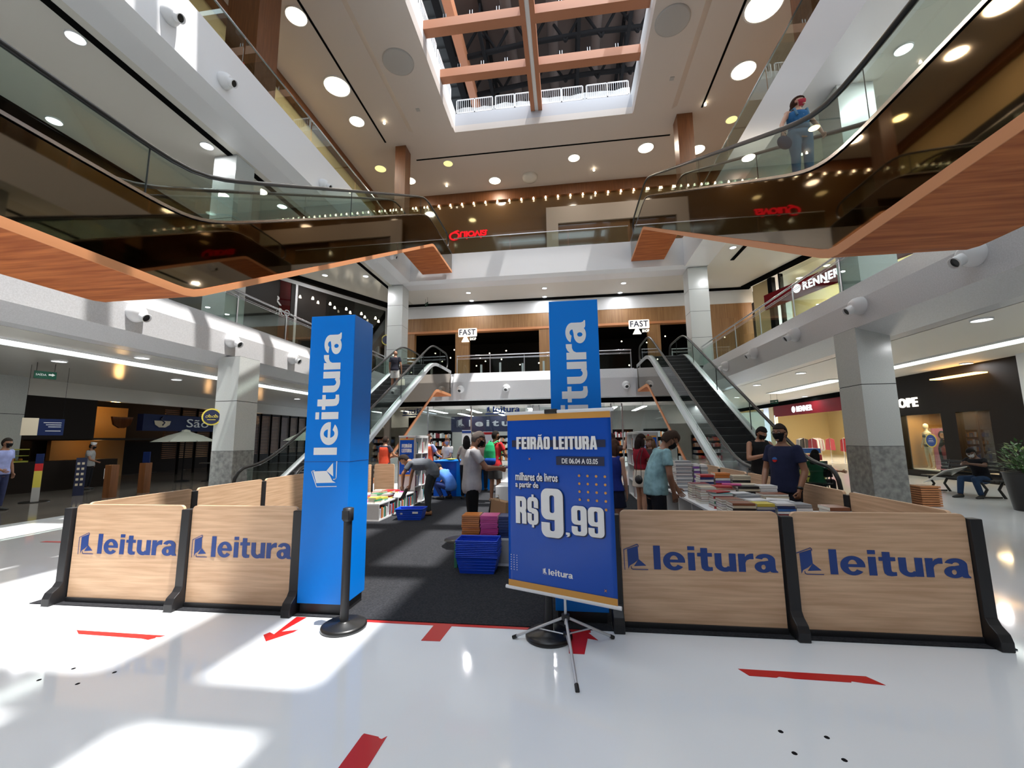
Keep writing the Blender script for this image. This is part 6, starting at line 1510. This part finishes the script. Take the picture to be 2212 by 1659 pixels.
# red shirt man with green backpack
p, A, *_ = person((-1.86, 10.75, Z0), -25, 1.80, 'man in a red T-shirt and grey shorts with a green backpack, back turned', ((.50, .025, .03), 'tshirt', .80), ((.07, .07, .07), 'shorts'), ((.015, .012, .010), 'short'), 'mid', {'turn': -35, 'armR': [(.26, .08, 1.16), (.16, .30, 1.10)]}, vox=.014, fingers=False, shoes=(.5, .3, .2))
e = empty('backpack', (-1.86, 10.75, Z0), R_(-25), 'green backpack with blue lower pocket on the man in red', 'backpack')
m = MB(); loft(m, [(0, -.20, .98), (0, -.235, 1.10), (0, -.235, 1.28), (0, -.215, 1.42), (0, -.18, 1.50)], [(.16, .07), (.175, .095), (.165, .09), (.13, .07), (.07, .04)], n=18); me = remesh(m, .014, 3); me.materials.append(M[cloth((.02, .32, .12))]); o = bpy.data.objects.new('sack', me); COL.objects.link(o); o.parent = e
m = MB(); loft(m, [(0, -.22, .95), (0, -.24, 1.02), (0, -.235, 1.10)], [(.15, .075), (.18, .10), (.18, .10)], n=18); m.build('pocket', cloth((.01, .06, .30)), e)
m = MB()
for s in (-1, 1): m.tube([(s * .09, -.17, 1.47), (s * .12, -.06, 1.53), (s * .12, .10, 1.45), (s * .14, .12, 1.25), (s * .16, -.05, 1.08)], .02, 6)
m.build('strap', cloth((.02, .32, .12)), e)
# woman in beige top
person((-2.62, 12.9, Z0), 5, 1.66, 'woman in a beige top and dark trousers with long brown hair, back turned', ((.55, .36, .30), 'tshirt', .96), ((.02, .02, .022), 'pants'), ((.10, .045, .025), 'longwavy', .30), 'tan', {'armL': [(-.26, .04, 1.18), (-.22, .24, 1.18)]}, vox=.016, women=True, fingers=False)
# staff in orange vests
person((-4.05, 11.9, Z0), -20, 1.74, 'staff member in an orange vest with lilac sleeves behind the counter, back turned', ((.30, .32, .50), 'vest', .82, (.60, .09, .04)), ((.05, .05, .08), 'pants'), ((.06, .03, .02), 'short'), 'light', {'armR': [(.26, .12, 1.16), (.20, .36, 1.10)], 'turn': -30}, vox=.016, fingers=False)
person((-5.55, 12.3, 0), -20, 1.72, 'staff member in an orange vest beside the escalator, leftmost', ((.04, .04, .06), 'vest', .82, (.60, .07, .03)), ((.03, .03, .04), 'pants'), ((.03, .02, .015), 'short'), 'tan', {'armR': [(.28, .10, 1.16), (.30, .30, 1.08)]}, vox=.018, fingers=False)
person((-5.25, 13.0, 0), 100, 1.70, 'staff member in an orange vest facing left beside the escalator', ((.05, .05, .07), 'vest', .82, (.60, .07, .03)), ((.03, .03, .04), 'pants'), ((.03, .02, .015), 'short'), 'tan', {'armR': [(.22, .22, 1.12), (.10, .42, 1.05)], 'armL': [(-.22, .22, 1.12), (-.10, .42, 1.05)]}, vox=.018, fingers=False)
person((-3.75, 12.9, Z0), 165, 1.64, 'woman in a white top with a pale blue mask facing the camera behind the counter', ((.75, .73, .72), 'tshirt', .84), ((.05, .05, .07), 'pants'), ((.08, .04, .025), 'short'), 'light', {'armL': [(-.22, .18, 1.12), (-.08, .36, 1.05)]}, mask=(.35, .42, .60), vox=.016, women=True, fingers=False)
# women right of the banner
p, A, *_ = person((1.42, 8.6, Z0), -70, 1.66, 'woman in a red top and white skirt with long dark hair', ((.28, .015, .03), 'tshirt', .96), ((.66, .60, .52), 'skirt', .66), ((.018, .010, .008), 'long', .40), 'light', {'armR': [(.20, .12, 1.15), (.12, .36, 1.08)], 'armL': [(-.20, .14, 1.15), (-.1, .36, 1.08)], 'tilt': 12}, mask=(.55, .65, .68), vox=.014, women=True)
e = empty('handbag', (1.42, 8.42, .80), R_(-70), 'small round black handbag hanging at the woman in the white skirt', 'bag')
m = MB(); m.ell((.10, -.14, .0), (.12, .05, .085), 16, 10); m.build('bag_body', 'black_plastic', e); MB().tube([(.0, -.14, .04), (.03, -.12, .40), (.06, -.02, .62)], .006, 5).tube([(.2, -.14, .04), (.17, -.12, .40), (.12, -.02, .62)], .006, 5).build('strap', 'black_plastic', e)
person((.62, 6.2, Z0), -20, 1.58, 'woman in a sleeveless royal blue top and navy skirt right of the banner, back turned', ((.015, .03, .20), 'tank', .90), ((.012, .014, .035), 'skirt', .68), ((.06, .028, .018), 'longwavy', .24), 'light', {'tilt': 16, 'turn': -20, 'lean': 6}, vox=.014, women=True)
person((.98, 9.6, Z0), -40, 1.68, 'brown-haired woman half hidden behind the woman in royal blue', ((.10, .06, .06), 'tshirt', .88), ((.03, .03, .04), 'pants'), ((.05, .025, .02), 'long', .34), 'light', {'armR': [(.22, .18, 1.38), (.20, .30, 1.60)]}, vox=.016, women=True, fingers=False)
person((1.78, 9.3, Z0), 150, 1.62, 'long-haired woman in a pale pink mask facing the camera by the right bookcase', ((.07, .05, .05), 'tshirt', .88), ((.03, .03, .04), 'pants'), ((.16, .09, .05), 'long', .36), 'light', {'tilt': 18, 'turn': -20, 'armL': [(-.20, .16, 1.15), (-.08, .34, 1.08)]}, mask=(.62, .42, .38), vox=.016, women=True, fingers=False)
# man in black tank top with a red phone
p, A, *_ = person((3.62, 8.52, 0), 186, 1.80, 'man in a black tank top looking at a red phone by the right escalator', ((.012, .012, .013), 'tank', .84), ((.05, .055, .055), 'shorts'), ((.012, .010, .010), 'short'), 'tan', {'tilt': 30, 'turn': 12, 'armR': [(.27, .10, 1.14), (.05, .30, 1.22)], 'armL': [(-.27, .10, 1.14), (-.05, .30, 1.20)], 'gripR': 1.0, 'gripL': 1.0}, vox=.014)
e = empty('phone', tuple(A['handR'] + Vector((0, -.03, .02))), R_(10), 'red smartphone held by the man in the black tank top', 'phone'); m = MB().box(-.075, .075, -.006, .006, -.038, .038); m.xf(Matrix.Rotation(R_(30), 4, 'X')); m.build('case', 'tape_red', e, bevel=.004); m = MB().box(-.07, .07, .0065, .008, -.033, .033); m.xf(Matrix.Rotation(R_(30), 4, 'X')); m.build('screen', 'cover_black', e)
# woman in green by the right pillar, man behind her
person((6.0, 11.2, 0), -60, 1.64, 'woman in a green top with long black hair seated beside the right pillar', ((.015, .10, .05), 'tshirt', .86), ((.02, .02, .025), 'pants'), ((.010, .009, .009), 'long', .46), 'tan', {'drop': .42, 'armL': [(-.30, .10, 1.0 - .18), (-.42, .30, .80)], 'armR': [(.28, .16, .80), (.40, .34, .78)], 'legR': [(.12, .42, .50), (.12, .44, .085)], 'legL': [(-.12, .42, .50), (-.12, .42, .085)]}, vox=.016, women=True)
# man on the bench
person((10.3, 12.1, 0), 105, 1.72, 'man in a dark shirt, jeans and white mask sitting on the bench', ((.012, .012, .016), 'tshirt', .86), ((.025, .05, .11), 'pants'), ((.012, .010, .010), 'short'), 'dark', {'drop': .44, 'lean': 14, 'tilt': 22, 'armR': [(.24, .20, .82), (.06, .40, .86)], 'armL': [(-.24, .20, .82), (-.06, .40, .86)], 'legR': [(.16, .42, .48), (.16, .50, .085)], 'legL': [(-.14, .42, .48), (-.14, .30, .085)]}, mask=(.62, .62, .62), vox=.016)
# left edge man, cafe people
person((-13.7, 8.6, 0), -75, 1.76, 'man in a lilac-blue shirt at the left edge of the view, arm bent', ((.32, .36, .66), 'tshirt', .82), ((.04, .05, .12), 'pants'), ((.02, .015, .014), 'short'), 'mid', {'armR': [(.26, -.02, 1.10), (.16, .16, .98)], 'lean': 4}, vox=.018)
p, A, Mh_, _u = person((-16.6, 12.75, 0), -60, 1.62, 'cafe worker in a white hat and grey shirt behind the dark counter', ((.34, .34, .34), 'tshirt', .84), ((.015, .015, .018), 'pants'), ((.02, .015, .012), 'short'), 'mid', {'tilt': 10, 'armR': [(.24, .10, 1.12), (.16, .30, 1.02)]}, vox=.018, fingers=False)
m = MB().lathe([(.085, 0), (.082, .05), (.095, .09), (.02, .10)], 16, (0, 0, .055)); m.xf(Mh_); m.build('hat', 'white_paint', p)
person((-12.6, 19.9, 0), -80, 1.70, 'man in a white shirt sitting at the cafe table beyond the marble pillar', ((.62, .66, .72), 'tshirt', .84), ((.03, .03, .04), 'pants'), ((.02, .015, .012), 'short'), 'tan', {'drop': .44, 'lean': 16, 'legR': [(.12, .42, .48), (.12, .44, .085)], 'legL': [(-.12, .42, .48), (-.12, .42, .085)], 'armR': [(.24, .22, .78), (.1, .44, .76)], 'armL': [(-.24, .22, .78), (-.1, .44, .76)]}, vox=.018, fingers=False)
# man riding the left escalator, with bags
p, A, *_ = person((-7.12, 16.55, 3.62), 6, 1.74, 'bald man in a dark T-shirt and white shorts riding up the lower left escalator', ((.018, .018, .028), 'tshirt', .82), ((.55, .54, .52), 'shorts'), None, 'mid', {'armR': [(.25, -.03, 1.13), (.27, .02, .88)]}, vox=.014)
e = empty('shopping_bag', (-6.80, 16.5, 3.75), R_(6), 'white paper shopping bag carried by the man on the escalator', 'bag')
m = MB().prism([(-.13, 0), (.13, 0), (.12, .36), (-.12, .36)], 'y', -.05, .05); m.build('bag_body', 'cover_cream', e); MB().tube([(-.06, 0, .36), (-.04, 0, .56), (.04, 0, .56), (.06, 0, .36)], .006, 5).build('handle', 'cover_cream', e)
# woman on the upper right escalator
p, A, *_ = person((4.45, 7.72, 6.28), 188, 1.68, 'woman in blue denim overalls and a red mask riding the upper right escalator', ((.03, .12, .28), 'cami', 1.0), ((.10, .20, .30), 'pants'), ((.05, .02, .012), 'ponytail', .3), 'light', {'turn': 25, 'armR': [(.28, .02, 1.14), (.34, .10, .90)], 'armL': [(-.27, .02, 1.14), (-.30, .08, .90)]}, mask=(.42, .04, .06), vox=.014, women=True)
p.scale = (p.scale[0] * 1.24, p.scale[1] * 1.2, p.scale[2] * .96)
m = MB(); P = [(0, 0, .98), (0, 0, 1.12), (0, .01, 1.28)]; loft(m, P, [(.165, .135), (.15, .125), (.13, .125)], n=16); m.build('bib', cloth((.10, .20, .30)), p)
m = MB()
for s in (-1, 1): m.tube([(s * .09, .12, 1.26), (s * .10, .08, 1.44), (s * .10, -.02, 1.46)], .018, 6)
m.build('braces', cloth((.10, .20, .30)), p)
e = empty('handbag', tuple(A['handR'] + Vector((-.04, 0, -.16))), R_(20), 'dark blue round handbag carried by the woman on the upper escalator', 'bag')
MB().ell((0, 0, 0), (.15, .07, .13), 16, 10).build('bag_body', cloth((.03, .05, .09)), e); MB().tube([(-.07, 0, .1), (-.04, 0, .2), (.04, 0, .2), (.07, 0, .1)], .008, 5).build('handle', 'black_plastic', e)
# dim standing figure on the third level
person((.05, 26.4, 12.0), 100, 1.72, 'dark-clothed person standing at the far third level railing', ((.012, .012, .016), 'long', .84), ((.012, .012, .016), 'pants'), ((.012, .01, .01), 'short'), 'tan', {}, vox=.02, fingers=False)
# mannequin
def mannequin(loc, face, label):
    e = empty('mannequin', loc, R_(face), label, 'mannequin'); b = MB()
    loft(b, [(0, 0, .82), (0, 0, .92), (0, 0, 1.08), (0, 0, 1.28), (0, 0, 1.40), (0, 0, 1.46), (0, 0, 1.56)], [(.10, .09), (.16, .11), (.115, .09), (.145, .10), (.15, .08), (.06, .05), (.045, .045)], n=18)
    b.ell((0, .01, 1.64), (.075, .09, .115), 18, 12); b.ell((0, .095, 1.63), (.012, .018, .02), 6, 5)
    for s in (-1, 1):
        b.ell((s * .06, .07, 1.27), (.055, .05, .055), 12, 8)
        loft(b, [(s * .16, 0, 1.40), (s * .21, -.02, 1.14), (s * .22, .06, .90), (s * .21, .09, .80)], [.042, .034, .024, .018]); loft(b, [(s * .08, 0, .90), (s * .09, .02 * s, .50), (s * .10, -.02, .10), (s * .10, .03, .03)], [.085, .052, .034, .03]); loft(b, [(s * .10, -.04, .04), (s * .11, .12, .02)], [(.035, .03), (.03, .015)])
    me = remesh(b, .014, 3); me.materials.append(M[cloth((.62, .52, .38))]); o = bpy.data.objects.new('body', me); COL.objects.link(o); o.parent = e
    m = MB(); loft(m, [(0, 0, 1.21), (0, 0, 1.27), (0, 0, 1.33)], [(.145, .125), (.152, .135), (.145, .115)], n=18); m.build('bikini_top', 'cover_black', e)
    m = MB(); loft(m, [(0, 0, .84), (0, 0, .90), (0, 0, .95)], [(.12, .10), (.168, .118), (.155, .112)], n=18); m.build('bikini_bottom', 'cover_black', e)
mannequin((13.95, 18.35, .25), 90, 'pale mannequin in a black bikini in the left window of the lingerie shop')
